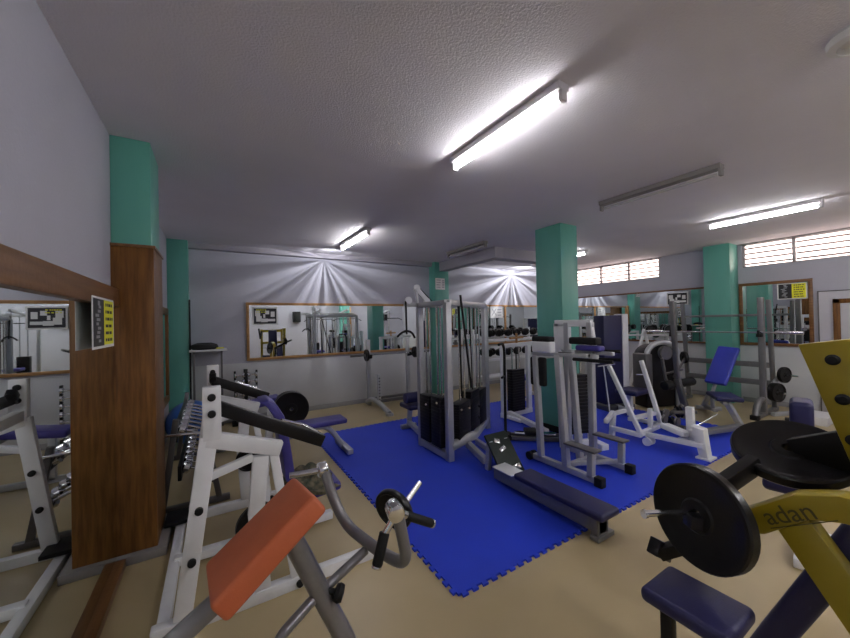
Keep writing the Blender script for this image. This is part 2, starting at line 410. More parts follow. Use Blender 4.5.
def scrib(m, rect, u0, u1, v0, v1, rows, seed):
    rnd = random.Random(seed); h = (v1 - v0) / rows
    for k in range(rows):
        v = v0 + h * (k + .3); u = u0 + (u1 - u0) * .08
        while u < u1 - (u1 - u0) * .18:
            l = (u1 - u0) * (.06 + .08 * rnd.random()); rect(m, u, u + l, v, v + h * .42, .002); u += l + (u1 - u0) * (.03 + .05 * (rnd.random() > .7))
def yb(t, rect):
    m = MB(); rect(m, 0, 1, 0, 1, 0); m.build('sheet', 'paper', t)
    m = MB(); rect(m, .5, .96, .06, .96, .001); m.build('yellow_panel', 'paper_y', t)
    fig(t, rect, .05, .5, .05, .96, 1)
    m = MB(); scrib(m, rect, .54, .94, .08, .94, 6, 2); m.build('lettering', 'ink', t)
poster('poster', 'black and yellow poster stuck on the left mirror beside the wood-clad pillar', 'poster', (XL + .045, 2.47, 1.49), (0, 1, 0), (0, 0, 1), .46, .29, (1, 0, 0), yb)
poster('poster', 'black and yellow poster on the right mirror near the door', 'poster', (XR - .036, 1.97, 1.86), (0, -1, 0), (0, 0, 1), .36, .27, (-1, 0, 0), yb)
def bwp(t, rect):
    m = MB(); rect(m, 0, 1, 0, 1, 0); m.build('sheet', 'paper', t)
    m = MB(); rect(m, .05, .95, .07, .93, .001); m.build('dark_print', 'ink', t)
    m = MB()
    for u0, u1, v0, v1 in ((.1, .3, .5, .8), (.14, .36, .2, .5), (.34, .6, .16, .36), (.6, .9, .2, .34), (.5, .66, .6, .8), (.72, .88, .45, .75), (.42, .5, .4, .6)): rect(m, u0, u1, v0, v1, .002)
    m.build('figure_print', 'paper', t)
poster('poster', 'black and white bodybuilding poster on the right mirror left of the pillar', 'poster', (XR - .036, 3.70, 1.85), (0, -1, 0), (0, 0, 1), .40, .27, (-1, 0, 0), bwp)
def bwy(t, rect):
    bwp(t, rect)
    m = MB(); scrib(m, rect, .1, .6, .66, .9, 2, 5); m.build('lettering', 'paper_y', t)
poster('poster', 'black and white poster with yellow lettering at the back mirror left end', 'poster', (.555, YB - .036, 1.61), (1, 0, 0), (0, 0, 1), .40, .31, (0, -1, 0), bwy)
def xs(t, rect):
    m = MB(); rect(m, 0, 1, 0, 1, 0); m.build('sheet', 'paper', t)
    m = MB()
    o = Vector((5.98, YB - .036, 1.70))
    for k in range(9):
        f = k / 8; rect(m, .12 + f * .32, .17 + f * .32, .2 + f * .55, .28 + f * .55, .001); rect(m, .12 + f * .32, .17 + f * .32, .75 - f * .55, .83 - f * .55, .001)
    for v in (.2, .45, .7): rect(m, .58, .9, v, v + .07, .001)
    rect(m, .06, .94, .06, .08, .001); rect(m, .06, .94, .92, .94, .001)
    m.build('lettering', 'ink_grey', t)
poster('notice_sheet', 'white notice sheet with a cross on the back right mirror', 'notice', (5.95, YB - .036, 1.67), (1, 0, 0), (0, 0, 1), .42, .29, (0, -1, 0), xs)
def js(t, rect):
    m = MB(); rect(m, 0, 1, 0, 1, 0); m.build('sheet', 'paper', t)
    m = MB(); scrib(m, rect, .05, .62, .08, .95, 4, 9)
    for v in (.15, .3, .45, .6, .75): rect(m, .7, .95, v, v + .08, .001)
    m.build('lettering', 'ink_grey', t)
poster('notice_sheet', 'small white notice sheet high on the teal back pillar', 'notice', (4.19, 6.418, 2.32), (1, 0, 0), (0, 0, 1), .25, .25, (0, -1, 0), js)

# ------------------------------------------------------------------ shared gym builders
def plate_prof(r, th):
    return [(.025, -th / 2), (r * .30, -th / 2), (r * .34, -th * .34), (r * .82, -th * .34), (r * .88, -th * .5), (r * .97, -th * .5), (r, -th * .35), (r, th * .35), (r * .97, th * .5), (r * .88, th * .5), (r * .82, th * .34), (r * .34, th * .34), (r * .30, th / 2), (.025, th / 2), (.025, -th / 2)]
def plate(m, c, ax, r, th): m.lathe(c, ax, plate_prof(r, th), 44)
def make_plate(c, ax, r, th, label, group=None, mname='iron', nm='weight_plate'):
    m = MB(); plate(m, c, ax, r, th)
    return tag(m.build(nm, mname, off=c), label, 'weight plate', group)
def stack(m, x0, x1, y0, y1, z0, z1, n=14):
    h = (z1 - z0) / n
    for k in range(n): m.b2(x0, x1, y0, y1, z0 + k * h + .0008, z0 + (k + 1) * h - .0008, .0015)
def pad(parent, c, size, rot=(0, 0, 0), m='purple', name='seat', mtx=None, bev=.025, label=None):
    return MB().box(c, size, rot, bev=bev, seg=4, mtx=mtx).build(name, m, parent, label=label)
def frame3(x, y):
    x = Vector(x).normalized(); y = Vector(y); y = (y - x * y.dot(x)).normalized(); z = x.cross(y)
    return Matrix((x, y, z)).transposed()

# ------------------------------------------------------------------ white plate-loaded press machine, left
t = thing('chest_press_machine', 'white plate-loaded press machine with black lever arms behind the orange bench', 'exercise machine', (.1, 2.85, 0))
NY, FY = 2.25, 3.48
for y, nm in ((NY, 'side_frame'), (FY, 'side_frame')):
    f = MB()
    f.bar((-.30, y, .035), (.95 if y == NY else .68, y, .035), .06, .07)
    f.bar((-.165, y, .07), (-.035, y, 1.0), .055, .085, upv=(1, 0, 0))
    f.bar((-.02, y, .98), (-.02, y, 1.27), .061, .088, upv=(1, 0, 0))
    f.bar((-.045, y, .987), (.33, y, .86), .058, .085)
    f.bar((.22, y, .84), (.19, y, .50), .05, .085, upv=(1, 0, 0))
    f.bar((.19, y, .52), (.22, y, .07), .05, .085, upv=(1, 0, 0))
    f.bar((-.07, y + .001, .77), (.18, y, .84), .04, .045)
    f.bar((.29, y, .84), (.40, y, .07), .045, .05, upv=(1, 0, 0))
    o = f.build(nm, 'white_m', t)
    for c in ((-.02, 1.215), (-.02, 1.125), (-.085, .62), (-.12, .36), (.42, .035)):
        s = -1
        b = MB(); b.cyl((c[0], y - .025, c[1]), (c[0], y - .05, c[1]), .02, 16, bev=.004); bo = b.build('bolt_cap', 'rubber', o)
def cross(b):
    b.bar((-.25, NY, .035), (-.25, FY, .035), .06, .06); b.bar((-.02, NY, 1.02), (-.02, FY, 1.02), .06, .07); b.bar((.5, NY, .035), (.5, FY, .035), .05, .05)
    b.bar((.3, 2.85, .03), (.3, 2.85, .48), .07, .07)
    b.bar((-.25, 2.85, .05), (.80, 2.85, .05), .06, .06); b.bar((.62, 2.85, .05), (.66, 2.85, .26), .05, .05)
sub(t, 'cross_tubes', 'white_m', cross)
sub(t, 'floor_foot', 'rubber', lambda b: b.box((-.25, 3.42, .085), (.2, .22, .03), bev=.004))
for y, e in ((NY + .075, 0), (FY - .075, .03)):
    a = MB(); a.bar((-.02, y, 1.15), (.60, y, .83) if y < 2.8 else (.40, y, .96), .05, .075)
    a.bar((-.02, y + (.05 if y < 2.8 else -.05), 1.20), (-.02, y, 1.15), .05, .05)
    o = a.build('lever_arm', 'black_m', t)
    ex = 0 if y < 2.8 else -.2
    h = MB(); h.tube([(.35 + ex, y + .02, 1.0 - ex * .55), (.50 + ex, y + .08, .93 - ex * .55), (.60 + ex, y + .02, .86 - ex * .55)], .012, .04); h.build('handle', 'chrome', o)
bm_ = MB(); 
prof = [(.33, 1.06), (.38, 1.02), (.43, .93), (.47, .70), (.50, .45)]
pts = [(x, z) for x, z in prof] + [(x - .065, z - .01) for x, z in prof[::-1]]
bm_.prism(pts, 'Y', 2.72, 2.98, .012); bm_.build('backrest', 'purple', t)
pad(t, (.66, 2.85, .31), (.36, .30, .07), (0, math.radians(-6), 0), 'purple', 'seat')
sub(t, 'backrest_post', 'white_m', lambda b: b.bar((.30, 2.85, .45), (.36, 2.85, .98), .05, .05))
for y, s in ((FY - .12, 1), (NY + .35, 1)):
    pass
make_plate((.235, 3.42, .43), (.1, 1, 0), .10, .035, 'small black plate on the far side frame of white press machine')
make_plate((.25, 2.80, .165), (-.2, 1, 0), .15, .035, 'black plate standing on the floor under the orange pad')

# camouflage jacket on the press seat
t = MB(); rnd = random.Random(3)
g = 26; grid = {}
for i in range(g):
    for j in range(g):
        u = i / (g - 1) * 2 - 1; v = j / (g - 1) * 2 - 1
        rr = max(0, 1 - (u * u * .9 + v * v * .9))
        hh = .085 * rr ** .5 * (1 + .5 * math.sin(5 * u + 3 * v) * .6 + .35 * math.sin(9 * v - 4 * u)) if rr > 0 else 0
        grid[i, j] = (.61 + u * .19 * (1 + .12 * math.sin(4 * v)), 2.84 + v * .22 * (1 + .15 * math.sin(5 * u)), .352 + hh)
tb = t.bm; vs = {k: tb.verts.new(p) for k, p in grid.items()}; vb = {k: tb.verts.new((p[0], p[1], .347)) for k, p in grid.items()}
for i in range(g - 1):
    for j in range(g - 1):
        tb.faces.new((vs[i, j], vs[i + 1, j], vs[i + 1, j + 1], vs[i, j + 1])); tb.faces.new((vb[i, j], vb[i, j + 1], vb[i + 1, j + 1], vb[i + 1, j]))
for i in range(g - 1):
    for (p, q) in (((i, 0), (i + 1, 0)), ((i + 1, g - 1), (i, g - 1)), ((0, i + 1), (0, i)), ((g - 1, i), (g - 1, i + 1))): tb.faces.new((vs[p], vb[p], vb[q], vs[q]))
t.build('jacket', 'camo'); tag(bpy.data.objects['jacket'], 'crumpled camouflage jacket lying on the purple press machine seat', 'jacket')

# ------------------------------------------------------------------ orange curl bench, nearest left
t = thing('curl_machine', 'grey tube curl machine with a sloping orange arm pad in the foreground', 'exercise machine', (.3, 1.4, 0))
A_ = Vector((-.034, 1.551, .717)); B_ = Vector((.273, 1.596, .933)); D_ = Vector((-.016, 1.259, .751))
Ux = (B_ - A_).normalized(); Uy = (D_ - A_); fm = frame3(Ux, Uy); nz = Vector(fm.col[2])
if nz.z < 0: nz = -nz
ctr = A_ + (B_ - A_) / 2 + (D_ - A_) / 2
pad(t, ctr - nz * .040, ((B_ - A_).length + .03, (D_ - A_).length + .01, .085), m='orange', name='arm_pad', mtx=fm, bev=.018)
o = sub(t, 'post', 'steel', lambda b: b.tube([(.215, 1.40, .85), (.43, 1.38, .337), (.54, 1.37, .03)], .038, .02))
sub(t, 'post', 'steel', lambda b: b.tube([(.06, 1.40, .70), (-.12, 1.37, .607), (-.30, 1.35, .50), (-.36, 1.35, .0)], .034, .08))
def curlbase(b):
    b.tube([(.54, 1.10, .035), (.54, 1.66, .035)], .035); b.tube([(-.36, 1.15, .035), (-.36, 1.6, .035)], .035); b.tube([(-.36, 1.36, .035), (.54, 1.36, .035)], .03)
sub(t, 'base', 'steel', curlbase)
arm = sub(t, 'lever_arm', 'steel', lambda b: b.tube([(.460, 1.772, .875), (.478, 1.66, .75), (.518, 1.60, .65), (.60, 1.37, .615), (.640, 1.22, .64), (.598, 1.225, .87)], .024, .085, 18))
sub(arm, 'pivot', 'chrome', lambda b: b.cyl((.30, 1.79, .87), (.47, 1.772, .865), .014, 16).cyl((.43, 1.772, .87), (.475, 1.772, .87), .036, 20, bev=.006))
def br(b): b.cyl((.585, 1.20, .865), (.60, 1.27, .865), .034, 20, bev=.006); b.cyl((.59, 1.225, .85), (.548, 1.232, .79), .013, 14); b.cyl((.60, 1.225, .86), (.645, 1.235, .83), .016, 14); b.cyl((.61, 1.25, .835), (.775, 1.351, .880), .012, 14)
sub(arm, 'sleeve', 'chrome', br)
sub(arm, 'grip', 'rubber', lambda b: b.cyl((.548, 1.234, .795), (.508, 1.22, .692), .020, 18, bev=.004))
sub(arm, 'grip', 'rubber', lambda b: b.cyl((.640, 1.235, .832), (.765, 1.244, .756), .018, 18, bev=.004))
sub(arm, 'grip_end', 'chrome', lambda b: b.cyl((.508, 1.22, .692), (.504, 1.219, .682), .019, 18, bev=.003))
sub(arm, 'grip_end', 'chrome', lambda b: b.cyl((.765, 1.244, .756), (.775, 1.245, .750), .018, 18, bev=.003))
sub(t, 'link_rod', 'steel', lambda b: b.tube([(.555, 1.46, .60), (.31, 1.38, .545), (.18, 1.33, .50), (.0, 1.3, .05)], .019, .03))
kn = sub(t, 'adjuster_knob', 'rubber', lambda b: b.lathe((.36, 1.375, .56), (.9, -.5, -.25), [(0, 0), (.012, 0), (.012, .03), (.03, .035), (.034, .05), (.028, .065), (0, .068)], 20))
make_plate((.635, 1.33, .815), (.80, .45, .2), .088, .028, 'small black plate on the foreground curl machine lever')

# ------------------------------------------------------------------ yellow press machine, right
t = thing('shoulder_press_machine', 'yellow plate-loaded press machine with navy pads at the right edge', 'exercise machine', (1.9, 0.1, 0))
pts = [(.50, .765), (.50, .845), (.36, 1.005), (.22, 1.035), (-.35, 1.035), (-.35, .945), (.22, .945), (.33, .925), (.44, .785)]
pts = [(.515, .775), (.515, .855), (.375, .975), (.27, 1.015), (-.45, 1.03), (-.45, .935), (.26, .93), (.34, .905), (.45, .80)]
sub(t, 'arm_beam', 'yellow', lambda b: b.prism(pts, 'X', 1.70, 1.78, .006))
def post(b):
    b.bar((1.745, .40, .90), (1.745, .10, .42), .07, .105, upv=(0, 1, 0)); b.bar((1.745, .12, .44), (1.745, .02, .04), .07, .105, upv=(0, 1, 0))
    b.bar((1.745, .6, .04), (1.745, -.9, .04), .07, .08)
sub(t, 'side_post', 'yellow', post)
def upright(b):
    b.prism([(.425, 1.475), (.30, 1.50), (.13, 1.50), (.16, .95), (.25, .88)], 'X', 2.05, 2.12, .006)
    b.bar((2.085, .2, 1.0), (2.085, .02, .05), .07, .10, upv=(0, 1, 0))
    b.bar((2.085, .45, .04), (2.085, -.9, .04), .07, .08); b.bar((1.72, -.85, .05), (2.12, -.85, .05), .08, .08); b.bar((1.72, -.3, .98), (2.12, -.3, .98), .08, .08)
    b.bar((2.085, -.3, .98), (2.085, .2, 1.1), .06, .08); b.bar((2.085, -.3, 0.98), (2.085, -.8, .05), .07, .08, upv=(0, 1, 0)); b.bar((1.745, -.3, 0.98), (1.745, -.8, .05), .07, .08, upv=(0, 1, 0))
up_ = sub(t, 'upright', 'yellow', upright)
for z in (1.42, 1.27, 1.12):
    y = .33 - (1.42 - z) * .15
    sub(up_, 'bolt', 'rubber', lambda b: b.lathe((2.05, y, z), (-1, 0, 0), [(.021, 0), (.021, .006), (.013, .012), (0, .012)], 20))
lb = sub(up_, 'sticker', 'paper', lambda b: b.b2(2.047, 2.0495, .20, .26, 1.05, 1.14, 0))
# lever arms (black)
sub(t, 'lever_arm', 'black_m', lambda b: b.bar((2.10, .18, 1.12), (2.12, .44, .99), .07, .16))
sub(t, 'lever_arm', 'black_m', lambda b: b.bar((2.0, .55, .96), (1.72, .66, .82), .05, .07).bar((1.72, .66, .84), (1.74, .70, .62), .05, .06))
sub(t, 'horn_stop', 'black_m', lambda b: b.bar((1.74, .70, .62), (1.68, .80, .545), .05, .05).bar((1.66, .81, .58), (1.76, .80, .52), .05, .07))
ax1 = Vector((-.93, .30, .08)).normalized(); c1 = Vector((1.571, .598, .839))
sub(t, 'weight_horn', 'chrome', lambda b: b.cyl(c1 + Vector((.08, -.01, 0)), c1 + Vector((-.19, .10, .02)), .012, 16).cyl(c1 + Vector((-.19, .10, .02)), c1 + Vector((-.20, .104, .02)), .016, 16))
def brace(b): b.bar((1.66, .52, .80), (1.52, .62, .83), .05, .05)
sub(t, 'horn_bracket', 'black_m', brace)
pad(t, (1.455, .575, .572), (.23, .27, .055), m='navy', name='seat', bev=.022)
sub(t, 'seat_post', 'black_m', lambda b: b.bar((1.40, .64, .55), (1.40, .64, .04), .04, .04).bar((1.40, .6, .04), (1.75, .4, .04), .05, .05))
pad(t, (1.92, .375, .56), (.20, .70, .09), m='navy', name='backrest', mtx=frame3((1, 0, 0), (0, -.27, .62)), bev=.03)
sub(t, 'rear_frame', 'yellow', lambda b: b.bar((1.42, -.30, .03), (1.42, -.30, 1.46), .07, .10, upv=(0, 1, 0)).bar((2.10, -.30, .98), (2.10, -.30, 1.46), .07, .10, upv=(0, 1, 0)).bar((1.38, -.30, 1.40), (2.14, -.30, 1.40), .07, .09).bar((1.38, -.30, .98), (1.74, -.30, .98), .07, .08))
pad(t, (1.77, -.17, 1.12), (.28, .09, .62), (math.radians(8), 0, 0), m='navy', name='back_cushion', bev=.03)
sub(t, 'rear_arm', 'black_m', lambda b: b.bar((1.42, -.27, 1.38), (1.34, .02, 1.15), .05, .06).bar((1.34, .02, 1.16), (1.30, .02, 1.5), .05, .05))
# maker's lettering
cu = bpy.data.curves.new('adan', 'FONT'); cu.body = 'adan'; cu.size = .08; cu.extrude = .0006; cu.align_x = 'LEFT'
to = bpy.data.objects.new('txt', cu); COL.objects.link(to)
bpy.context.view_layer.update()
me = bpy.data.meshes.new_from_object(to.evaluated_get(bpy.context.evaluated_depsgraph_get())); bpy.data.objects.remove(to)
lt = bpy.data.objects.new('lettering', me); COL.objects.link(lt); me.materials.append(M['label_grey'])
dv = Vector((0, .27 - .44, .985 - .875)).normalized()
mm = Matrix((dv, Vector((-1, 0, 0)).cross(dv), Vector((-1, 0, 0)))).transposed().to_4x4()
ul = MB(); ul.box((1.699, .353, .884), (.001, .19, .003), mtx=frame3((1, 0, 0), dv), bev=0); ul.build('underline', 'label_grey', t)
lt.parent = t; mm.translation = Vector((1.6985, .437, .842)) - Vector((1.9, .1, 0)); lt.matrix_local = mm
make_plate(tuple(c1), tuple(ax1), .188, .045, 'near black plate on the yellow machine above the navy seat', 'plates on the yellow machine')
tc_ = Vector((-.93, -.2, .3)).normalized(); upn = Vector((0, 0, 1)); upn = (upn - tc_ * upn.dot(tc_)).normalized()
ax2 = (tc_ * .66 + upn * .75).normalized()
c2 = Vector((2.123, .472, 1.004))
make_plate(tuple(c2), tuple(ax2), .195, .05, 'far black plate behind the yellow beam and tilted flat', 'plates on the yellow machine')

# ------------------------------------------------------------------ multi gym tower
t = thing('cable_tower', 'grey cable tower with black weight stacks on the blue mat', 'exercise machine', (2.7, 3.5, MZ))
A = (2.27, 3.87); B = (2.27, 3.25); Cc = (3.42, 3.93); TZ = 1.82
def tw(b):
    for p in (A, B, Cc): b.bar((p[0], p[1], MZ), (p[0], p[1], TZ), .075, .075)
    b.bar((*A, TZ), (*B, TZ), .075, .06); b.bar((*B, TZ + .0), (*Cc, TZ), .075, .07); b.bar((*A, TZ), (*Cc, TZ), .06, .06)
    b.bar((*A, MZ + .05), (*B, MZ + .05), .075, .075); b.cyl((B[0], B[1], .17), (2.75, 3.42, .17), .055, 16); b.bar((2.75, 3.42, .14), (*Cc, .14), .07, .07)
    b.bar((2.60, 3.35, .12), (2.46, 2.86, .10), .06, .07); b.bar((2.80, 3.42, .09), (2.68, 2.86, .09), .05, .06)
    b.bar((2.27, 3.87, TZ), (2.05, 3.87, TZ + .01), .05, .05)
sub(t, 'frame', 'grey_m', tw)
def boom(b): b.bar((2.22, 3.86, TZ + .22), (2.36, 3.84, TZ + .06), .05, .06); b.bar((2.24, 3.86, TZ), (2.22, 3.86, TZ + .2), .03, .03)
sub(t, 'boom', 'white_m', boom)
def pul(b, p):
    b.lathe((p[0], p[1] - .015, p[2]), (0, 1, 0), [(0, 0), (.045, 0), (.036, .015), (.045, .03), (0, .03)], 20)
subeach(t, 'pulley', 'white_m', ((2.10, 3.85, TZ + .06), (2.36, 3.83, TZ + .05), (2.23, 3.86, TZ + .22)), pul)

subeach(t, 'weight_stack', 'stack', ((3.33, 3.53, .72), (3.57, 3.79, .70)), lambda b, q: stack(b, 2.20, 2.34, q[0], q[1], .14, q[2]))
def st2(b, q):
    d = Vector((Cc[0] - B[0], Cc[1] - B[1], 0)).normalized(); n = Vector((-d.y, d.x, 0)); mx = frame3(d, n)
    for s0, s1, z1 in (q,):
        c = Vector((B[0], B[1], 0)) + d * (s0 + s1) / 2
        for k in range(14):
            h = (z1 - .2) / 14; b.box((c.x, c.y, .2 + (k + .5) * h), (s1 - s0, .13, h - .0015), mtx=mx, bev=.002)
subeach(t, 'weight_stack', 'stack', ((.14, .52, .62), (.53, .86, .70), (.87, 1.14, .66)), st2)
d_ = Vector((Cc[0] - B[0], Cc[1] - B[1], 0)).normalized()
rl = [(2.27, 3.39), (2.27, 3.47), (2.27, 3.63), (2.27, 3.72)] + [(B[0] + d_.x * q, B[1] + d_.y * q) for q in (.33, .48, .65, .78, .95, 1.07)]
subeach(t, 'guide_rod', 'chrome', rl, lambda b, q: b.cyl((q[0], q[1], .12), (q[0], q[1], TZ), .011, 10))
subeach(t, 'cable', 'rubber', [((2.06, 3.85, TZ + .05), (2.07, 3.86, 1.45), .012), ((2.30, 3.5, TZ), (2.30, 3.5, .72), .008), ((2.55, 3.36, TZ + .10), (2.80, 3.50, .75), .014),
    ((2.55, 3.40, TZ), (2.58, 3.42, .68), .016), ((2.83, 3.55, TZ), (2.90, 3.6, .66), .008), ((2.23, 3.86, TZ + .26), (2.45, 3.84, TZ + .05), .006)], lambda b, q: b.cyl(q[0], q[1], q[2], 8))
sub(t, 'pulldown_bar', 'black_m', lambda b: b.tube([(1.95, 3.89, 1.42), (2.0, 3.88, 1.47), (2.07, 3.86, 1.50), (2.14, 3.84, 1.47), (2.17, 3.83, 1.40)], .014, .04))
subeach(t, 'stack_pin', 'chrome', ((2.65, 3.37, .55), (2.93, 3.52, .5), (2.93, 3.52, .35), (2.5, 3.33, .56), (2.21, 3.42, .66), (2.21, 3.66, .6)), lambda b, p: b.cyl((p[0], p[1], p[2]), (p[0] - .03, p[1] - .05, p[2]), .012, 10))
def bs(b): b.bar((2.47, 4.60, MZ + .02), (2.47, 4.55, .34), .06, .06); b.bar((2.3, 3.87, .12), (2.45, 4.55, .12), .06, .06); b.bar((2.35, 4.62, MZ + .03), (2.6, 4.62, MZ + .03), .06, .06)
sub(t, 'seat_frame', 'grey_m', bs)
pad(t, (2.47, 4.50, .375), (.24, .34, .07), m='navy', name='seat', bev=.025)
sub(t, 'knee_roller', 'navy', lambda b: b.cyl((2.33, 4.45, .50), (2.62, 4.45, .50), .075, 24, bev=.02))
# low row bench
t = thing('rowing_bench', 'long low navy rowing bench running off the blue mat edge', 'bench', (2.385, 2.0, 0))
sub(t, 'rail', 'rack', lambda b: b.bar((2.385, 2.60, .105), (2.385, 1.50, .105), .10, .12).bar((2.385, 1.53, 0.016), (2.385, 1.53, .19), .13, .06, upv=(0, 1, 0)).bar((2.30, 1.52, .02), (2.50, 1.52, .02), .07, .035))
pad(t, (2.39, 1.86, .195), (.225, .84, .055), m='navy', name='seat', bev=.022)
sub(t, 'rail_plate', 'white_m', lambda b: b.b2(2.30, 2.47, 2.32, 2.58, .166, .176, .002))
t = thing('foot_plate', 'black and green angled foot plate at the head of the low bench', 'foot plate', (2.58, 2.75, 0))
mx = frame3((1, 0, 0), (0, .62, .78))
MB().box((2.58, 2.70, .20), (.30, .46, .03), mtx=mx, bev=.008).build('tread', 'green', t)
nn = mx @ Vector((0, 0, 1)); nn = nn if nn.y < 0 else -nn
subeach(t, 'metal_mark', 'chrome', [((2.57, 2.73, .24), (.09, .04), 0.3), ((2.60, 2.60, .075), (.20, .05), 0.1), ((2.55, 2.79, .31), (.07, .05), -.4)], lambda b, q: b.box(Vector(q[0]) + nn * .018, (q[1][0], q[1][1], .008), mtx=mx @ Matrix.Rotation(q[2], 3, 'Z'), bev=.002))
subeach(t, 'stay', 'grey_m', (2.47, 2.68), lambda b, x: b.bar((x, 2.84, MZ), (x, 2.80, .33), .05, .05))

# ------------------------------------------------------------------ single stack white machine behind
t = thing('pulley_machine', 'white low pulley machine with one black stack left of centre pillar', 'exercise machine', (3.95, 4.2, MZ))
def wf(b):
    for x in (3.72, 4.18 + .0): b.bar((x + .33 * 0, 4.2, MZ), (x, 4.2, 1.19), .085, .06)
    b.bar((3.70, 4.2, 1.18), (4.9, 4.2, 1.20), .07, .06); b.bar((3.70, 4.2, .05), (4.22, 4.2, .05), .08, .08)
    b.bar((3.95, 4.2, .06), (4.0, 3.3, .06), .07, .07)
for_x = [4.03, 4.62]
def wf(b):
    for x in for_x: b.bar((x, 4.2, MZ), (x, 4.2, 1.19), .085, .06)
    b.bar((3.98, 4.2, 1.18), (5.0, 4.2, 1.20), .07, .06); b.bar((3.98, 4.2, .05), (4.66, 4.2, .05), .08, .08)
    b.bar((4.15, 4.2, .07), (3.85, 3.2, .07), .07, .07); b.bar((4.0, 4.15, .05), (4.0, 3.8, .05), .05, .05)
sub(t, 'frame', 'white_m', wf)
sub(t, 'weight_stack', 'stack', lambda b: stack(b, 4.17, 4.46, 4.14, 4.26, .09, .78, 16))
subeach(t, 'guide_rod', 'chrome', (4.23, 4.40), lambda b, x: b.cyl((x, 4.2, .05), (x, 4.2, 1.17), .012, 10))
sub(t, 'cable', 'rubber', lambda b: b.cyl((4.32, 4.19, .78), (4.32, 4.19, 1.2), .010, 8))
sub(t, 'top_bar', 'pine', lambda b: b.cyl((4.2, 4.2, 1.30), (4.5, 4.2, 1.31), .02, 12).cyl((4.35, 4.2, 1.2), (4.35, 4.2, 1.38), .02, 12))
t = thing('bar_stand', 'thin black bent bar standing right of the cable tower', 'bar stand', (3.27, 3.4, MZ))
sub(t, 'bar', 'rubber', lambda b: b.tube([(3.10, 3.3, 1.29), (3.24, 3.38, 1.30), (3.29, 3.4, 1.22), (3.28, 3.4, MZ + .1)], .018, .05))
sub(t, 'grip', 'rubber', lambda b: b.cyl((3.16, 3.32, .86), (3.34, 3.45, .86), .015, 10))
sub(t, 'foot', 'rubber', lambda b: b.cyl((3.28, 3.4, MZ), (3.28, 3.4, MZ + .1), .07, 16))
# rower rail assembly on the mat
t = thing('rower_rail', 'low black and silver sliding rail on the mat before the pillar', 'exercise machine', (3.5, 3.2, MZ))
sub(t, 'rail', 'dgrey_m', lambda b: b.bar((3.25, 3.40, .05), (3.80, 2.92, .05), .05, .05).bar((3.35, 3.5, .05), (3.95, 3.0, .05), .05, .05).bar((3.2, 3.38, .04), (3.4, 3.52, .04), .04, .04))
sub(t, 'rail_cover', 'chrome', lambda b: b.bar((3.40, 3.36, .10), (3.80, 3.02, .10), .10, .02))
sub(t, 'carriage', 'rubber', lambda b: b.box((3.55, 3.22, .13), (.16, .18, .05), rot=(0, 0, -.7), bev=.01).cyl((3.22, 3.28, .08), (3.30, 3.44, .08), .04, 16))

# ------------------------------------------------------------------ dip / knee raise tower
t = thing('dip_station', 'silver dip and knee raise tower before the centre teal pillar', 'exercise machine', (3.3, 2.4, MZ))
X1, X2 = 3.08, 3.60
def ds(b):
    for X in (X1, X2):
        b.bar((X, 2.74, MZ + .05), (X, 1.98, MZ + .05), .06, .06)
    b.bar((X1, 2.645, .06), (X1, 2.69, 1.20), .06, .06, upv=(0, 1, 0)); b.bar((X1, 2.32, .06), (X1, 2.39, 1.22), .065, .065, upv=(0, 1, 0)); b.bar((X1, 2.05, .06), (X1, 2.04, .33), .06, .06, upv=(0, 1, 0))
    b.bar((X2, 2.68, .06), (X2, 2.66, 1.56), .06, .06, upv=(0, 1, 0)); b.bar((X2, 2.36, .06), (X2, 2.36, 1.56), .065, .065, upv=(0, 1, 0))
    b.bar((X1 + .28, 2.36, .06), (X1 + .28, 2.44, 1.25), .06, .06, upv=(0, 1, 0))
    b.bar((X2, 2.05, .06), (X2, 2.04, .30), .05, .06, upv=(0, 1, 0))
    b.bar((X1, 2.33, .08), (X2, 2.33, .08), .05, .05); b.bar((X1, 2.68, 1.18), (X2, 2.68, 1.18), .05, .05)
    b.bar((X1, 2.72, 1.22), (X1, 2.05, 1.24), .05, .04); b.bar((X2, 2.72, 1.22), (X2, 2.1, 1.22), .05, .04)
    b.bar((X1, 2.34, .31), (X1, 2.05, .32), .05, .05)
    b.bar((X1, 2.34, .10), (X2, 2.08, .10), .04, .04)
sub(t, 'frame', 'grey_m', ds)
def hd(b):
    b.bar((X2, 2.82, 1.55), (X2, 2.34, 1.55), .05, .08); b.bar((X2, 2.80, 1.55), (X2, 2.80, 1.15), .05, .07, upv=(0, 1, 0)); b.bar((X2, 2.37, 1.55), (X2, 2.30, 1.1), .05, .07, upv=(0, 1, 0)); b.bar((X2, 2.78, 1.38), (X2, 2.62, 1.38), .05, .30)
sub(t, 'head_frame', 'white_m', hd)
pad(t, (X1, 2.58, 1.30), (.09, .26, .12), m='white_m', name='arm_cover', bev=.02, label='white arm pad cover')
pad(t, (X1 + .02, 2.60, 1.385), (.11, .24, .06), m='rubber', name='arm_pad', bev=.02)
pad(t, (X2 - .02, 2.36, 1.27), (.11, .30, .06), m='purple', name='arm_pad', bev=.02)
pad(t, (X2 - .02, 2.42, 1.35), (.12, .34, .08), m='rubber', name='back_pad', bev=.02)
pad(t, (X1 + .03, 2.68, 1.02), (.06, .20, .32), m='rubber', name='back_pad', bev=.02)
subeach(t, 'grip', 'rubber', [((X1, 2.38, 1.24), (X1 + .02, 2.05, 1.24)), ((X1 + .27, 2.42, 1.16), (X1 + .30, 1.98, 1.16)), ((X2, 2.34, 1.24), (X2 + .1, 2.08, 1.24)), ((X2, 2.34, 1.15), (X2 + .1, 2.08, 1.15))], lambda b, q: b.cyl(q[0], q[1], .019, 12))
sub(t, 'foot_rest', 'dgrey_m', lambda b: b.box((X1, 2.14, .335), (.12, .34, .02), bev=.004))
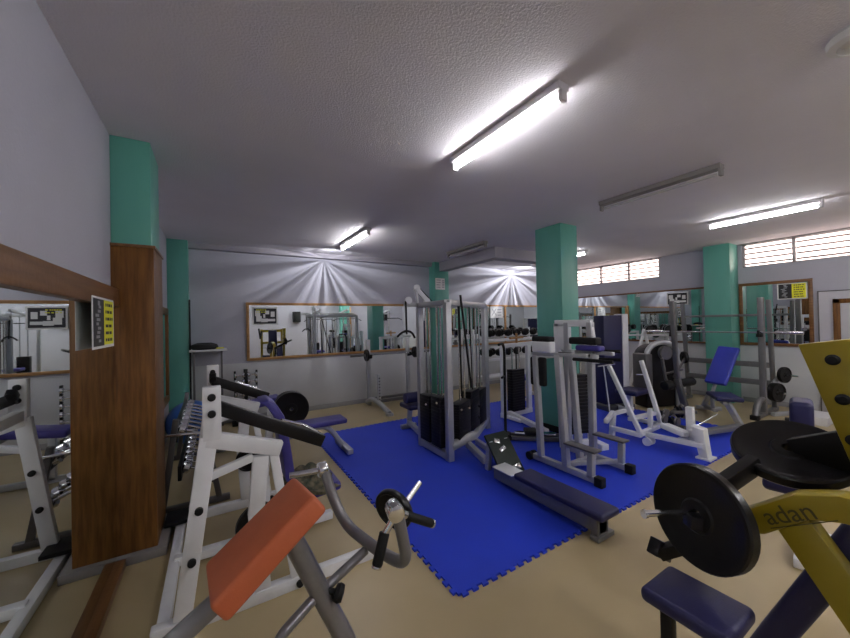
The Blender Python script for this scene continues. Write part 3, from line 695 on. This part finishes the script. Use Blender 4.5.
sub(t, 'foot_rest', 'dgrey_m', lambda b: b.box((X2, 2.16, .325), (.12, .34, .02), bev=.004))
sub(t, 'foot_cap', 'rubber', lambda b: b.b2(X1 - .036, X1 + .036, 1.92, 2.0, MZ, MZ + .09, .006))
sub(t, 'foot_cap', 'rubber', lambda b: b.b2(X2 - .036, X2 + .036, 1.92, 2.0, MZ, MZ + .09, .006))
subeach(t, 'transport_wheel', 'rubber', (0, .07), lambda b, q: b.lathe((X1 - .05 + q, 2.78, MZ + .045), (1, 0, 0), [(0, 0), (.045, 0), (.045, .03), (0, .03)], 20))
t2 = thing('assisted_stack', 'white upright with black weight stack behind the dip tower', 'weight stack', (3.9, 2.75, MZ))
sub(t2, 'frame', 'white_m', lambda b: b.bar((3.66, 2.80, MZ), (3.66, 2.84, 1.2), .06, .06, upv=(0, 1, 0)).bar((4.05, 2.66, MZ), (4.02, 2.66, 1.35), .10, .07, upv=(0, 1, 0)).bar((3.66, 2.80, .05), (4.06, 2.66, .05), .07, .07).bar((3.66, 2.83, 1.18), (4.03, 2.66, 1.18), .05, .05).bar((4.05, 2.66, .05), (3.98, 2.45, .05), .1, .07))
sub(t2, 'weight_stack', 'stack', lambda b: [b.box((3.86, 2.74, .2 + k * .043), (.24, .12, .038), rot=(0, 0, -.35), bev=.002) for k in range(17)])
subeach(t2, 'guide_rod', 'chrome', ((3.80, 2.765), (3.92, 2.72)), lambda b, q: b.cyl((*q, .05), (*q, 1.18), .012, 10))
sub(t2, 'cable', 'rubber', lambda b: b.cyl((3.86, 2.74, .9), (3.86, 2.74, 1.2), .010, 8))

# ------------------------------------------------------------------ white A frame machine
t = thing('leg_press_machine', 'white machine with two leaning tubes on the right side of mat', 'exercise machine', (4.8, 2.3, MZ))
def wa(b):
    b.bar((4.50, 2.30, .14), (4.58, 2.74, .95), .05, .05, upv=(0, 1, 0)); b.bar((5.10, 2.35, .16), (5.17, 2.62, .99), .05, .05, upv=(0, 1, 0))
    b.bar((4.53, 2.46, .30), (5.12, 2.42, .30), .05, .05); b.bar((4.50, 2.32, .15), (5.10, 2.36, .15), .055, .055)
    b.bar((4.50, 2.70, .14), (4.50, 2.30, .14), .055, .055); b.bar((4.54, 2.70, MZ), (4.58, 2.70, .32), .06, .06, upv=(0, 1, 0))
    b.bar((4.0, 2.45, .36), (4.58, 2.70, .33), .05, .05); b.bar((5.10, 2.7, .16), (5.10, 2.35, .16), .05, .05); b.bar((4.55, 2.72, .30), (5.1, 2.72, .30), .05, .05)
    b.bar((4.62, 2.31, .13), (4.62, 1.70, .16), .06, .055); b.bar((4.80, 2.34, .13), (4.80, 2.34, .42), .05, .05)
    b.bar((4.95, 1.95, .12), (4.93, 1.95, .50), .075, .075); b.bar((4.64, 1.95, .14), (4.96, 1.95, .14), .06, .06)
    b.bar((4.54, 2.72, .33), (4.52, 2.78, .95), .015, .015, upv=(0, 1, 0))
sub(t, 'frame', 'white_m', wa)
sub(t, 'front_plate', 'white_m', lambda b: b.prism([(1.66, MZ), (1.74, MZ), (1.82, .36), (1.70, .34)], 'X', 4.60, 4.72, .008).box((4.66, 1.70, MZ + .01), (.18, .14, .02), bev=.003))
subeach(t, 'wheel', 'white_m', (4.53, 4.62), lambda b, x: b.lathe((x, 2.26, MZ + .05), (1, 0, 0), [(0, 0), (.05, 0), (.05, .03), (0, .03)], 20))
sub(t, 'carriage', 'white_m', lambda b: b.box((4.72, 2.02, .24), (.2, .26, .06), rot=(.2, .15, 0), bev=.012).box((4.8, 1.85, .2), (.1, .12, .14), bev=.01))
subeach(t, 'pulley', 'dgrey_m', ((4.9, 2.2, .30), (5.0, 2.1, .27), (5.05, 2.25, .34)), lambda b, c: b.lathe(c, (0, 1, 0), [(0, 0), (.055, 0), (.045, .015), (.055, .03), (0, .03)], 20))
subeach(t, 'cross_pin', 'chrome', [[(4.36, 2.76, .96), (4.68, 2.72, .97)], [(4.72, 1.80, .34), (5.05, 1.72, .44)], [(5.05, 2.63, .80), (5.18, 2.55, .80), (5.30, 2.60, .82)]], lambda b, q: b.tube(q, .009, .03, 8))
# dark leverage parts beyond
t = thing('plate_holder', 'dark heap of pulleys and plates beside the white leaning machine', 'exercise machine', (5.6, 2.4, MZ))
sub(t, 'frame', 'dgrey_m', lambda b: b.bar((5.45, 2.75, .05), (5.60, 2.1, .05), .06, .06).bar((5.5, 2.6, .05), (5.6, 2.3, .36), .05, .05).bar((5.3, 2.3, .3), (5.75, 2.2, .26), .04, .04).bar((5.4, 2.2, .05), (5.8, 2.3, .05), .05, .05))
subeach(t, 'pulley', 'rubber', ((5.55, 2.35, .26), (5.45, 2.5, .18), (5.65, 2.25, .16), (5.35, 2.35, .14)), lambda b, c: b.lathe(c, (.7, -.6, .1), [(0, 0), (.085, 0), (.07, .02), (.085, .04), (0, .04)], 24))

# ------------------------------------------------------------------ navy shrouded tower + round topped machine
t = thing('shrouded_tower', 'tall navy shrouded weight tower with white side post', 'exercise machine', (6.0, 3.5, MZ))
mx = frame3((.95, -.30, 0), (.30, .95, 0))
MB().box((5.98, 3.58, .84), (.38, .24, 1.62), mtx=mx, bev=.008).build('shroud', 'navy', t)
MB().box((6.20, 3.47, .84), (.12, .20, 1.66), mtx=mx, bev=.01).build('side_post', 'white_m', t)
MB().box((5.98, 3.50, .06), (.56, .34, .09), mtx=mx, bev=.01).build('base', 'dgrey_m', t)
pad(t, (5.72, 3.05, .42), (.42, .34, .08), m='navy', name='seat', bev=.03)
sub(t, 'seat_post', 'white_m', lambda b: b.bar((5.74, 3.1, MZ), (5.74, 3.1, .4), .07, .07).bar((5.74, 3.1, .07), (5.95, 3.45, .07), .07, .07))
t = thing('selector_machine', 'dark grey weight machine with rounded arch top beside the navy tower', 'exercise machine', (6.7, 3.2, 0))
mx = frame3((.93, -.36, 0), (.36, .93, 0))
def archprof():
    p = [(-.30, .02), (.30, .02), (.30, .92)]
    for k in range(1, 12):
        a = PI * k / 12; p.append((.30 * math.cos(a), .92 + .20 * math.sin(a)))
    p.append((-.30, .92)); return p
b = MB(); b.prism(archprof(), 'Y', -.14, .14, .012)
for v in b.bm.verts: v.co = mx @ v.co + Vector((6.76, 3.20, 0))
b.build('shroud', 'stack', t)
b = MB()
pa = [(-.31, .0, .30), (-.31, .0, .95)] + [(-.31 * math.cos(PI * k / 8), 0, .95 + .21 * math.sin(PI * k / 8)) for k in range(1, 8)] + [(.31, 0, .95), (.31, 0, .04)]
b.tube([(p[0], -.17, p[2]) for p in pa], .045, .05)
for v in b.bm.verts: v.co = mx @ v.co + Vector((6.76, 3.20, 0))
b.build('arch_tube', 'grey_m', t)
b = MB(); b.box((-.34, -.10, .66), (.14, .30, .62), bev=.02)
for v in b.bm.verts: v.co = mx @ v.co + Vector((6.76, 3.20, 0))
b.build('side_panel', 'dgrey_m', t)
b = MB(); b.lathe((.0, -.20, .98), (0, -1, 0), [(0, 0), (.12, 0), (.10, .03), (.12, .06), (0, .06)], 28)
for v in b.bm.verts: v.co = mx @ v.co + Vector((6.76, 3.20, 0))
b.build('cam_wheel', 'dgrey_m', t)

# ------------------------------------------------------------------ squat rack at back wall
t = thing('squat_rack', 'grey squat rack standing against the back wall under the mirror', 'rack', (3.0, 6.1, 0))
for x in (2.55, 3.42):
    def sf(b):
        b.bar((x, 6.36, .02), (x, 6.36, 1.28), .07, .07); b.bar((x + .02, 5.92, .12), (x + .02, 5.92, .66), .06, .06)
        b.tube([(x, 6.45, .05), (x, 6.2, .16), (x, 5.85, .14), (x - .0, 5.44, .04)], .045, .15)
        b.box((x, 5.44, .025), (.11, .12, .05), bev=.01)
    o = sub(t, 'side_frame', 'grey_m', sf)
    sub(o, 'bar_hook', 'rubber', lambda b: b.bar((x, 6.34, .93), (x, 6.22, .95), .05, .05).bar((x, 6.22, .93), (x, 6.22, 1.0), .05, .02))
    subeach(o, 'adjustment_hole', 'rubber', range(8), lambda b, k: b.cyl((x + .02, 5.884, .2 + .055 * k), (x + .02, 5.892, .2 + .055 * k), .012, 8))
sub(t, 'cross_member', 'dgrey_m', lambda b: b.bar((2.55, 6.25, .13), (3.5, 6.25, .13), .10, .07).bar((2.57, 5.92, .16), (3.44, 5.92, .16), .06, .06))
t = thing('barbell', 'barbell with small black plates resting on the back wall rack', 'barbell', (2.95, 6.2, .98))
sub(t, 'bar', 'chrome', lambda b: b.cyl((2.15, 6.24, .99), (3.9, 6.24, .99), .014, 12))
subeach(t, 'sleeve', 'dgrey_m', ((2.15, 2.45), (3.6, 3.9)), lambda b, q: b.cyl((q[0], 6.24, .99), (q[1], 6.24, .99), .02, 12))
for x, l in ((2.47, 'left'), (3.53, 'right')):
    make_plate((x, 6.24, .99), (1, 0, 0), .115, .04, 'small black plate on the %s end of the back wall barbell' % l)

# ------------------------------------------------------------------ power rack on the right with barbell
t = thing('power_rack', 'grey power rack standing before the right wall mirror', 'rack', (7.8, 2.55, 0))
def pr_(b):
    for y in (3.15, 1.93):
        b.bar((7.42, y, .03), (7.42, y, 1.88), .075, .075)
        b.bar((7.95, y, .03), (7.78, y, 1.85), .06, .06, upv=(0, 1, 0))
        b.tube([(7.05, y, .03), (7.12, y, .20), (7.26, y, .28), (7.40, y, .26)], .045, .1)
        b.bar((7.05, y, .035), (8.02, y, .035), .07, .06)
    for z in (.76, .46): b.bar((7.9, 3.15, z), (7.88, 1.93, z), .05, .09)
    b.bar((7.80, 3.15, 1.60), (7.80, 1.93, 1.60), .04, .04)
sub(t, 'frame', 'rack', pr_)
subeach(t, 'bar_hook', 'rubber', (3.15, 1.93), lambda b, y: b.bar((7.38, y, 1.28), (7.28, y, 1.28), .06, .05).bar((7.28, y, 1.26), (7.28, y, 1.36), .05, .025))
subeach(t, 'foot_cap', 'rubber', (3.15, 1.93), lambda b, y: b.b2(6.98, 7.08, y - .05, y + .05, 0, .07, .006))
t = thing('barbell', 'long bare barbell racked across the power rack', 'barbell', (7.33, 2.5, 1.325))
sub(t, 'bar', 'chrome', lambda b: b.cyl((7.33, 3.55, 1.325), (7.33, 1.5, 1.325), .014, 12))
subeach(t, 'sleeve', 'chrome', ((3.3, 3.6), (1.75, 1.45)), lambda b, q: b.cyl((7.33, q[0], 1.325), (7.33, q[1], 1.325), .025, 12))
# plate tree at the rack's right
t = thing('plate_tree', 'slanted grey plate tree right of the power rack', 'rack', (7.9, 1.75, 0))
sub(t, 'post', 'grey_m', lambda b: b.bar((7.75, 2.02, .25), (7.95, 1.80, .70), .05, .05).bar((7.75, 2.02, .03), (7.75, 2.02, .28), .05, .05).bar((7.5, 1.85, .03), (8.2, 1.55, .03), .06, .06))
subeach(t, 'horn', 'chrome', [((7.9, 1.84, .62), (7.82, 1.62, .62)), ((7.82, 1.93, .34), (7.74, 1.75, .34))], lambda b, q: b.cyl(q[0], q[1], .014, 10))
make_plate((7.88, 1.79, .62), (-.3, -.9, 0), .13, .05, 'upper black plate on the slanted plate tree')
make_plate((7.83, 1.88, .33), (-.3, -.9, 0), .155, .09, 'lower and thicker black plate on the slanted plate tree')
t = thing('cardboard_box', 'low white carton on the floor behind the navy pad', 'box', (8.0, 1.7, 0))
MB().box((7.60, 1.40, .06), (.5, .3, .12), bev=.004).build('carton', 'paper', t)
MB().box((7.22, 1.60, .03), (.26, .08, .05), rot=(0, 0, .3), bev=.01).build('strap', 'rubber', t)

# ------------------------------------------------------------------ incline bench royal blue
t = thing('incline_bench', 'royal blue incline bench standing in front of power rack', 'bench', (6.8, 2.25, 0))
sub(t, 'frame', 'grey_m', lambda b: b.bar((6.47, 1.93, .0), (6.36, 2.05, .34), .07, .07, upv=(0, 1, 0)).bar((6.3, 2.05, .33), (6.85, 2.42, .36), .05, .05).bar((6.85, 2.42, .36), (7.2, 2.65, .04), .06, .06).bar((6.80, 2.38, .36), (7.12, 2.32, .86), .04, .04).bar((7.1, 2.72, .035), (7.28, 2.42, .035), .06, .06).bar((6.7, 2.3, .12), (7.2, 2.62, .06), .06, .06).bar((6.75, 2.35, .1), (6.78, 2.37, .36), .05, .05))
dirb = Vector((.83, .55, 0)).normalized(); side = Vector((-.55, .83, 0))
pad(t, (6.48, 2.12, .395), (.50, .32, .06), m='navy', name='seat', mtx=frame3(dirb, side), bev=.022)
p0 = Vector((6.78, 2.33, .52)); p1 = Vector((7.20, 2.27, 1.08))
pad(t, (p0 + p1) / 2, ((p1 - p0).length, .29, .07), m='royal', name='backrest', mtx=frame3(p1 - p0, (0, 1, 0)), bev=.028)
# roller bench post (leg extension)
t = thing('roller_stand', 'dark grey post with black foam rollers behind the blue mat', 'exercise machine', (6.3, 2.6, 0))
sub(t, 'post', 'dgrey_m', lambda b: b.bar((6.28, 2.50, 0), (6.22, 2.62, .62), .08, .08, upv=(0, 1, 0)).bar((6.22, 2.62, .60), (6.20, 2.66, 1.85), .06, .06, upv=(0, 1, 0)).bar((6.28, 2.5, .035), (6.5, 2.66, .035), .06, .06).bar((6.2, 2.66, .64), (6.6, 2.64, .95), .03, .03))
sub(t, 'roller', 'rubber', lambda b: b.cyl((6.02, 2.72, .52), (6.18, 2.68, .52), .075, 20, bev=.02))
sub(t, 'roller', 'rubber', lambda b: b.cyl((6.26, 2.62, .54), (6.56, 2.54, .56), .065, 20, bev=.02))
sub(t, 'lever', 'dgrey_m', lambda b: b.tube([(6.05, 2.75, .95), (6.10, 2.73, .62), (6.14, 2.70, .50)], .022, .05).cyl((6.1, 2.73, .70), (6.5, 2.66, .74), .018, 10))
make_plate((6.58, 2.66, .93), (.7, -.6, 0), .10, .04, 'small black plate high on the roller stand lever')

# ------------------------------------------------------------------ flat bench, back left, with barbell plate
t = thing('flat_bench', 'flat violet bench with curved grey legs at the mat corner', 'bench', (1.0, 4.3, 0))
pad(t, (.98, 4.32, .40), (.82, .28, .06), m='purple', name='seat', bev=.022)
sub(t, 'leg', 'grey_m', lambda b: b.tube([(.95, 4.32, .35), (1.16, 4.32, .34), (1.27, 4.32, .22), (1.36, 4.32, .06)], .032, .10).bar((1.38, 4.06, MZ + .04), (1.38, 4.60, MZ + .04), .07, .06))
sub(t, 'leg', 'grey_m', lambda b: b.tube([(.98, 4.32, .34), (.66, 4.32, .34), (.62, 4.32, .05)], .032, .08).bar((.60, 4.05, .035), (.60, 4.6, .035), .07, .06))
t = thing('bench_press', 'violet pad bench with uprights behind the flat bench', 'bench', (.7, 5.0, 0))
pad(t, (.45, 5.15, .56), (.60, .30, .08), (0, math.radians(-8), 0), m='purple', name='seat', bev=.025)
sub(t, 'frame', 'grey_m', lambda b: b.bar((.3, 5.15, .03), (.3, 5.15, .52), .06, .06).bar((.72, 5.15, .03), (.72, 5.15, .52), .06, .06).bar((.2, 5.15, .035), (.9, 5.15, .035), .06, .06).bar((.72, 4.95, .48), (.72, 5.4, .48), .05, .05))
sub(t, 'horn', 'chrome', lambda b: b.cyl((.86, 4.86, .48), (.86, 5.2, .48), .014, 12))
for k in range(3):
    make_plate((.86, 4.90 + k * .055, .48), (.1, 1, 0), .225, .045, ['front large black plate on the bench press horn', 'middle large black plate on the bench press horn', 'rear large black plate on the bench press horn'][k], 'plates on the bench press horn')

# ------------------------------------------------------------------ dumbbells
def dumbbell_head(s, L=.26, r=.05, gl=.12):
    m = MB()
    t_ = (L - gl) / 2
    if s:
        m.lathe((s * (gl / 2), 0, 0), (s, 0, 0), [(0, 0), (r * .75, 0), (r, t_ * .2), (r, t_ * .8), (r * .75, t_), (0, t_)], 18)
    return m
def dumbbell(label, group, rr=.05, L=.26, head='chrome'):
    root = thing('dumbbell', label, 'dumbbell', (0, 0, 0), group)
    gl = min(.12, L * .45)
    h = MB(); h.cyl((-gl / 2 - .005, 0, 0), (gl / 2 + .005, 0, 0), .012, 12); h.build('handle', 'chrome', root)
    for s in (-1, 1): dumbbell_head(s, L, rr, gl).build('head', head, root)
    return root
# left rack, three sloping tiers beside the left wall
t = thing('dumbbell_rack', 'dark two-tier dumbbell rack along the left wall behind pillar', 'rack', (-.3, 4.4, 0))
R0, R1 = 3.72, 5.15
TI = [(.56, -.19), (.22, -.16)]
def rk(b, yy):
    for y in (yy,):
        b.bar((.02, y, .02), (-.10, y, .72), .045, .045, upv=(0, 1, 0)); b.bar((.10, y, .03), (-.45, y, .03), .05, .05)
        b.bar((-.40, y, .03), (-.30, y, .80), .045, .045, upv=(0, 1, 0))
subeach(t, 'side_frame', 'dgrey_m', (R0, R1), rk)
def trays(b, q):
    for z, x in (q,):
        b.bar((x + .12, R0, z + .01), (x + .12, R1, z + .01), .03, .09); b.bar((x - .12, R0, z + .10), (x - .12, R1, z + .10), .03, .13)
subeach(t, 'tray', 'black_m', TI, trays)
sub(t, 'front_rail', 'chrome', lambda b: b.tube([(-.02, R0 - .03, .60), (-.05, R0 - .07, .66), (-.25, R0 - .08, .68), (-.42, R0 - .06, .68)], .012, .04))
db = dumbbell('chrome-ended dumbbell', 'dumbbells on the left rack', .055, .25); first = True
names = ['upper', 'lower']
for ti, (z, x) in enumerate(TI):
    for k in range(8):
        y = R0 + .10 + k * .172
        lab = '%s chrome-ended dumbbell on the %s tier of the left wall rack' % (ORD[k], names[ti])
        o = db if first else copy_tree(db); first = False
        o.location = (x + .01, y, z + .085); o.rotation_euler = (0, math.radians(22), 0); o['label'] = lab; o['group'] = 'dumbbells on the %s tier of the left rack' % names[ti]
# slim upright rack against the back wall
t = thing('dumbbell_tower', 'slim black upright tower of small dumbbells at the back wall', 'rack', (.43, 6.46, 0))
sub(t, 'post', 'black_m', lambda b: b.b2(.40, .46, 6.49, 6.55, .03, .88, .004))
sub(t, 'post', 'black_m', lambda b: b.b2(.255, .285, 6.45, 6.50, .03, .86, .004).b2(.575, .605, 6.45, 6.50, .03, .86, .004))
sub(t, 'base', 'black_m', lambda b: b.b2(.22, .64, 6.30, 6.58, 0, .035, .004))
sd = dumbbell('small', 'dumbbells in the slim tower', .042, .15, 'chrome'); first = True
for k in range(7):
    for x, sd_n in ((.335, 'left'), (.525, 'right')):
        o = sd if first else copy_tree(sd); first = False
        o.location = (x, 6.455, .16 + k * .105); o['label'] = 'small chrome dumbbell, %s in the %s column of the slim black tower' % (['lowest', 'second from the bottom', 'third from the bottom', 'in the middle', 'third from the top', 'second from the top', 'topmost'][k], sd_n); o['group'] = 'dumbbells in the %s column of the slim tower' % sd_n

# shelf, bag, ball
t = thing('wall_shelf', 'small pale shelf with thin legs in the back left corner', 'shelf', (-.1, 6.4, 0))
MB().b2(-.33, .16, 6.16, 6.63, 1.225, 1.25, .003).build('shelf_top', 'paper', t)
sub(t, 'leg', 'dgrey_m', lambda b: b.bar((.09, 6.5, 0), (.09, 6.5, 1.225), .03, .03)); sub(t, 'leg', 'dgrey_m', lambda b: b.bar((-.28, 6.36, 0.0), (-.28, 6.36, 1.225), .03, .03))
b = MB(); b.lathe((-.14, 6.36, 1.251), (0, 0, 1), [(0, 0), (.13, 0), (.155, .03), (.14, .075), (.08, .10), (0, .105)], 24)
for v in b.bm.verts: v.co.x = -.14 + (v.co.x + .14) * 1.2
tag(b.build('sports_bag', 'bag', off=(-.14, 6.36, 1.251)), 'squashed black bag lying on the corner shelf', 'bag')
b = MB(); b.box((.06, 6.34, 1.262), (.12, .05, .02), rot=(0, 0, .4), bev=.008)
tag(b.build('strap', 'paper_y'), 'short yellow strap lying beside the black bag', 'strap')
b = MB(); b.lathe((-.30, 5.80, 0), (0, 0, 1), [(0, 0)] + [(.29 * math.sin(PI * k / 20), .29 - .29 * math.cos(PI * k / 20)) for k in range(1, 20)] + [(0, .58)], 40)
tag(b.build('exercise_ball', 'ball', off=(-.30, 5.80, 0)), 'blue exercise ball in the corner behind the dumbbell rack', 'ball')

# ------------------------------------------------------------------ far right back: dumbbell shelf and bench before the mirror
t = thing('dumbbell_rack', 'white two-level dumbbell rack along the back wall right', 'rack', (6.4, 6.2, 0))
def wr(b):
    for x in (5.2, 7.6):
        b.bar((x, 6.0, .02), (x, 6.0, 1.18), .06, .06); b.bar((x, 6.4, .02), (x, 6.4, 1.40), .06, .06); b.bar((x, 5.9, .03), (x, 6.5, .03), .06, .06)
    for z in (.7, 1.15): b.bar((5.2, 6.0, z), (7.6, 6.0, z), .05, .06); b.bar((5.2, 6.3, z + .08), (7.6, 6.3, z + .08), .05, .06)
    b.b2(5.2, 7.6, 5.98, 6.30, .28, .32, .004)
sub(t, 'frame', 'white_m', wr)
bd = dumbbell('big black dumbbell', 'black dumbbells on the white back rack', .085, .34, 'iron'); first = True
for zi, z in enumerate((.83, 1.28)):
    for k in range(8):
        o = bd if first else copy_tree(bd); first = False
        o.location = (5.38 + k * .29, 6.15, z + .03); o.rotation_euler = (math.radians(0), 0, PI / 2)
        o['label'] = 'large black dumbbell, %s on the %s level of the white rack' % (['leftmost', 'second from left', 'third from left', 'fourth from left', 'fourth from right', 'third from right', 'second from right', 'rightmost'][k], 'upper' if zi else 'lower'); o['group'] = 'black dumbbells on the %s level' % ('upper' if zi else 'lower')
t = thing('flat_bench', 'violet flat bench in front of the white dumbbell rack', 'bench', (5.4, 5.3, 0))
pad(t, (5.5, 5.0, .43), (.9, .28, .07), m='purple', name='seat', bev=.022)
sub(t, 'leg', 'white_m', lambda b: b.bar((5.2, 5.0, .03), (5.2, 5.0, .4), .06, .06).bar((5.2, 4.8, .04), (5.2, 5.2, .04), .06, .05))
sub(t, 'leg', 'white_m', lambda b: b.bar((5.8, 5.0, .03), (5.8, 5.0, .4), .06, .06).bar((5.8, 4.8, .04), (5.8, 5.2, .04), .06, .05))
# side dumbbell rack near the right wall under the mirror
t = thing('dumbbell_stand', 'pale slanted stand holding black dumbbells by the right mirror', 'rack', (7.9, 3.9, 0))
sub(t, 'frame', 'white_m', lambda b: b.bar((7.75, 4.2, 0), (7.95, 3.95, 1.35), .05, .05).bar((8.1, 3.75, 0), (7.95, 3.95, 1.35), .05, .05).bar((7.7, 4.35, 1.22), (8.15, 3.6, 1.22), .04, .04).bar((7.9, 4.0, .03), (8.2, 4.1, .03), .05, .05))
for k, (x, y) in enumerate(((7.72, 4.22), (7.95, 3.85), (8.12, 3.56))):
    o = copy_tree(bd); o.location = (x, y, 1.345); o.rotation_euler = (0, 0, .6)
    o['label'] = ['left black dumbbell on the pale slanted stand', 'middle black dumbbell on the pale slanted stand', 'right black dumbbell on the pale slanted stand'][k]; o['group'] = 'dumbbells on the slanted stand'
# navy pad bench between rack and yellow machine
t = thing('preacher_bench', 'navy padded bench standing behind the yellow machine', 'bench', (3.7, .75, 0))
pad(t, (3.62, .74, .86), (.26, .12, .24), (0, 0, .2), m='navy', name='arm_pad', bev=.03)
pad(t, (3.25, .68, .50), (.36, .34, .08), (0, 0, .2), m='navy', name='seat', bev=.03)
sub(t, 'frame', 'white_m', lambda b: b.bar((3.62, .74, .03), (3.62, .74, .78), .06, .06).bar((3.25, .68, .03), (3.25, .68, .46), .06, .06).bar((3.1, .66, .035), (3.9, .79, .035), .06, .06).bar((3.62, .5, .04), (3.62, 1.0, .04), .06, .05))
# low bench frame at the right end of the mat
t = thing('low_beam', 'low grey beam lying across the right end of the blue mat', 'beam', (5.6, 1.85, MZ))
sub(t, 'rail', 'rack', lambda b: b.bar((5.35, 2.0, .10), (6.1, 1.80, .10), .10, .06).bar((5.45, 2.0, MZ), (5.45, 2.0, .1), .06, .06).bar((6.0, 1.82, MZ), (6.0, 1.82, .1), .06, .06))

# ------------------------------------------------------------------ behind the camera (seen in the mirrors)
sp = MB(); sp.b2(2.95, 3.25, YR, YR + .25, 1.72, 2.18, .01)
tag(sp.build('loudspeaker', 'rubber'), 'black loudspeaker high on the rear wall seen in the back mirror', 'loudspeaker')
sp = MB(); sp.b2(7.15, 7.45, YR, YR + .25, 1.72, 2.18, .01)
tag(sp.build('loudspeaker', 'rubber'), 'black loudspeaker high on the rear wall beyond the rear pillar', 'loudspeaker')
def rear_machine(x, y, label, pm='purple'):
    t = thing('pulldown_machine', label, 'exercise machine', (x, y, 0))
    def f(b):
        for dx in (-.3, .3): b.bar((x + dx, y, .02), (x + dx, y, 2.05), .07, .07); b.bar((x + dx, y - .4, .04), (x + dx, y + .8, .04), .06, .06)
        b.bar((x - .55, y, 2.03), (x + .55, y, 2.03), .07, .07); b.bar((x, y - .3, 2.06), (x, y + .8, 2.16), .07, .07); b.bar((x, y + .6, .04), (x, y + .6, .5), .07, .07); b.bar((x - .3, y + .6, .04), (x + .3, y + .6, .04), .06, .06)
    sub(t, 'frame', 'grey_m', f)
    sub(t, 'weight_stack', 'stack', lambda b: stack(b, x - .13, x + .13, y - .08, y + .08, .08, .85, 16))
    subeach(t, 'guide_rod', 'chrome', (-.08, .08), lambda b, q: b.cyl((x + q, y, .05), (x + q, y, 2.0), .012, 8))
    pad(t, (x, y + .6, .53), (.32, .38, .08), m=pm, name='seat', bev=.02)
    sub(t, 'pull_bar', 'black_m', lambda b: b.tube([(x - .6, y + .72, 1.72), (x - .45, y + .72, 1.8), (x + .45, y + .72, 1.8), (x + .6, y + .72, 1.72)], .015, .05).cyl((x, y + .72, 1.8), (x, y + .72, 2.14), .006, 8))
    return t
r1 = rear_machine(3.55, -1.3, 'grey pulldown machine behind the camera seen in the back mirror')
r1c = dup(r1, (4.6, -1.1, 0), 'second grey pulldown machine behind the camera near rear pillar')
dup(r1, (6.6, -1.3, 0), 'third grey pulldown machine behind the camera to the right')
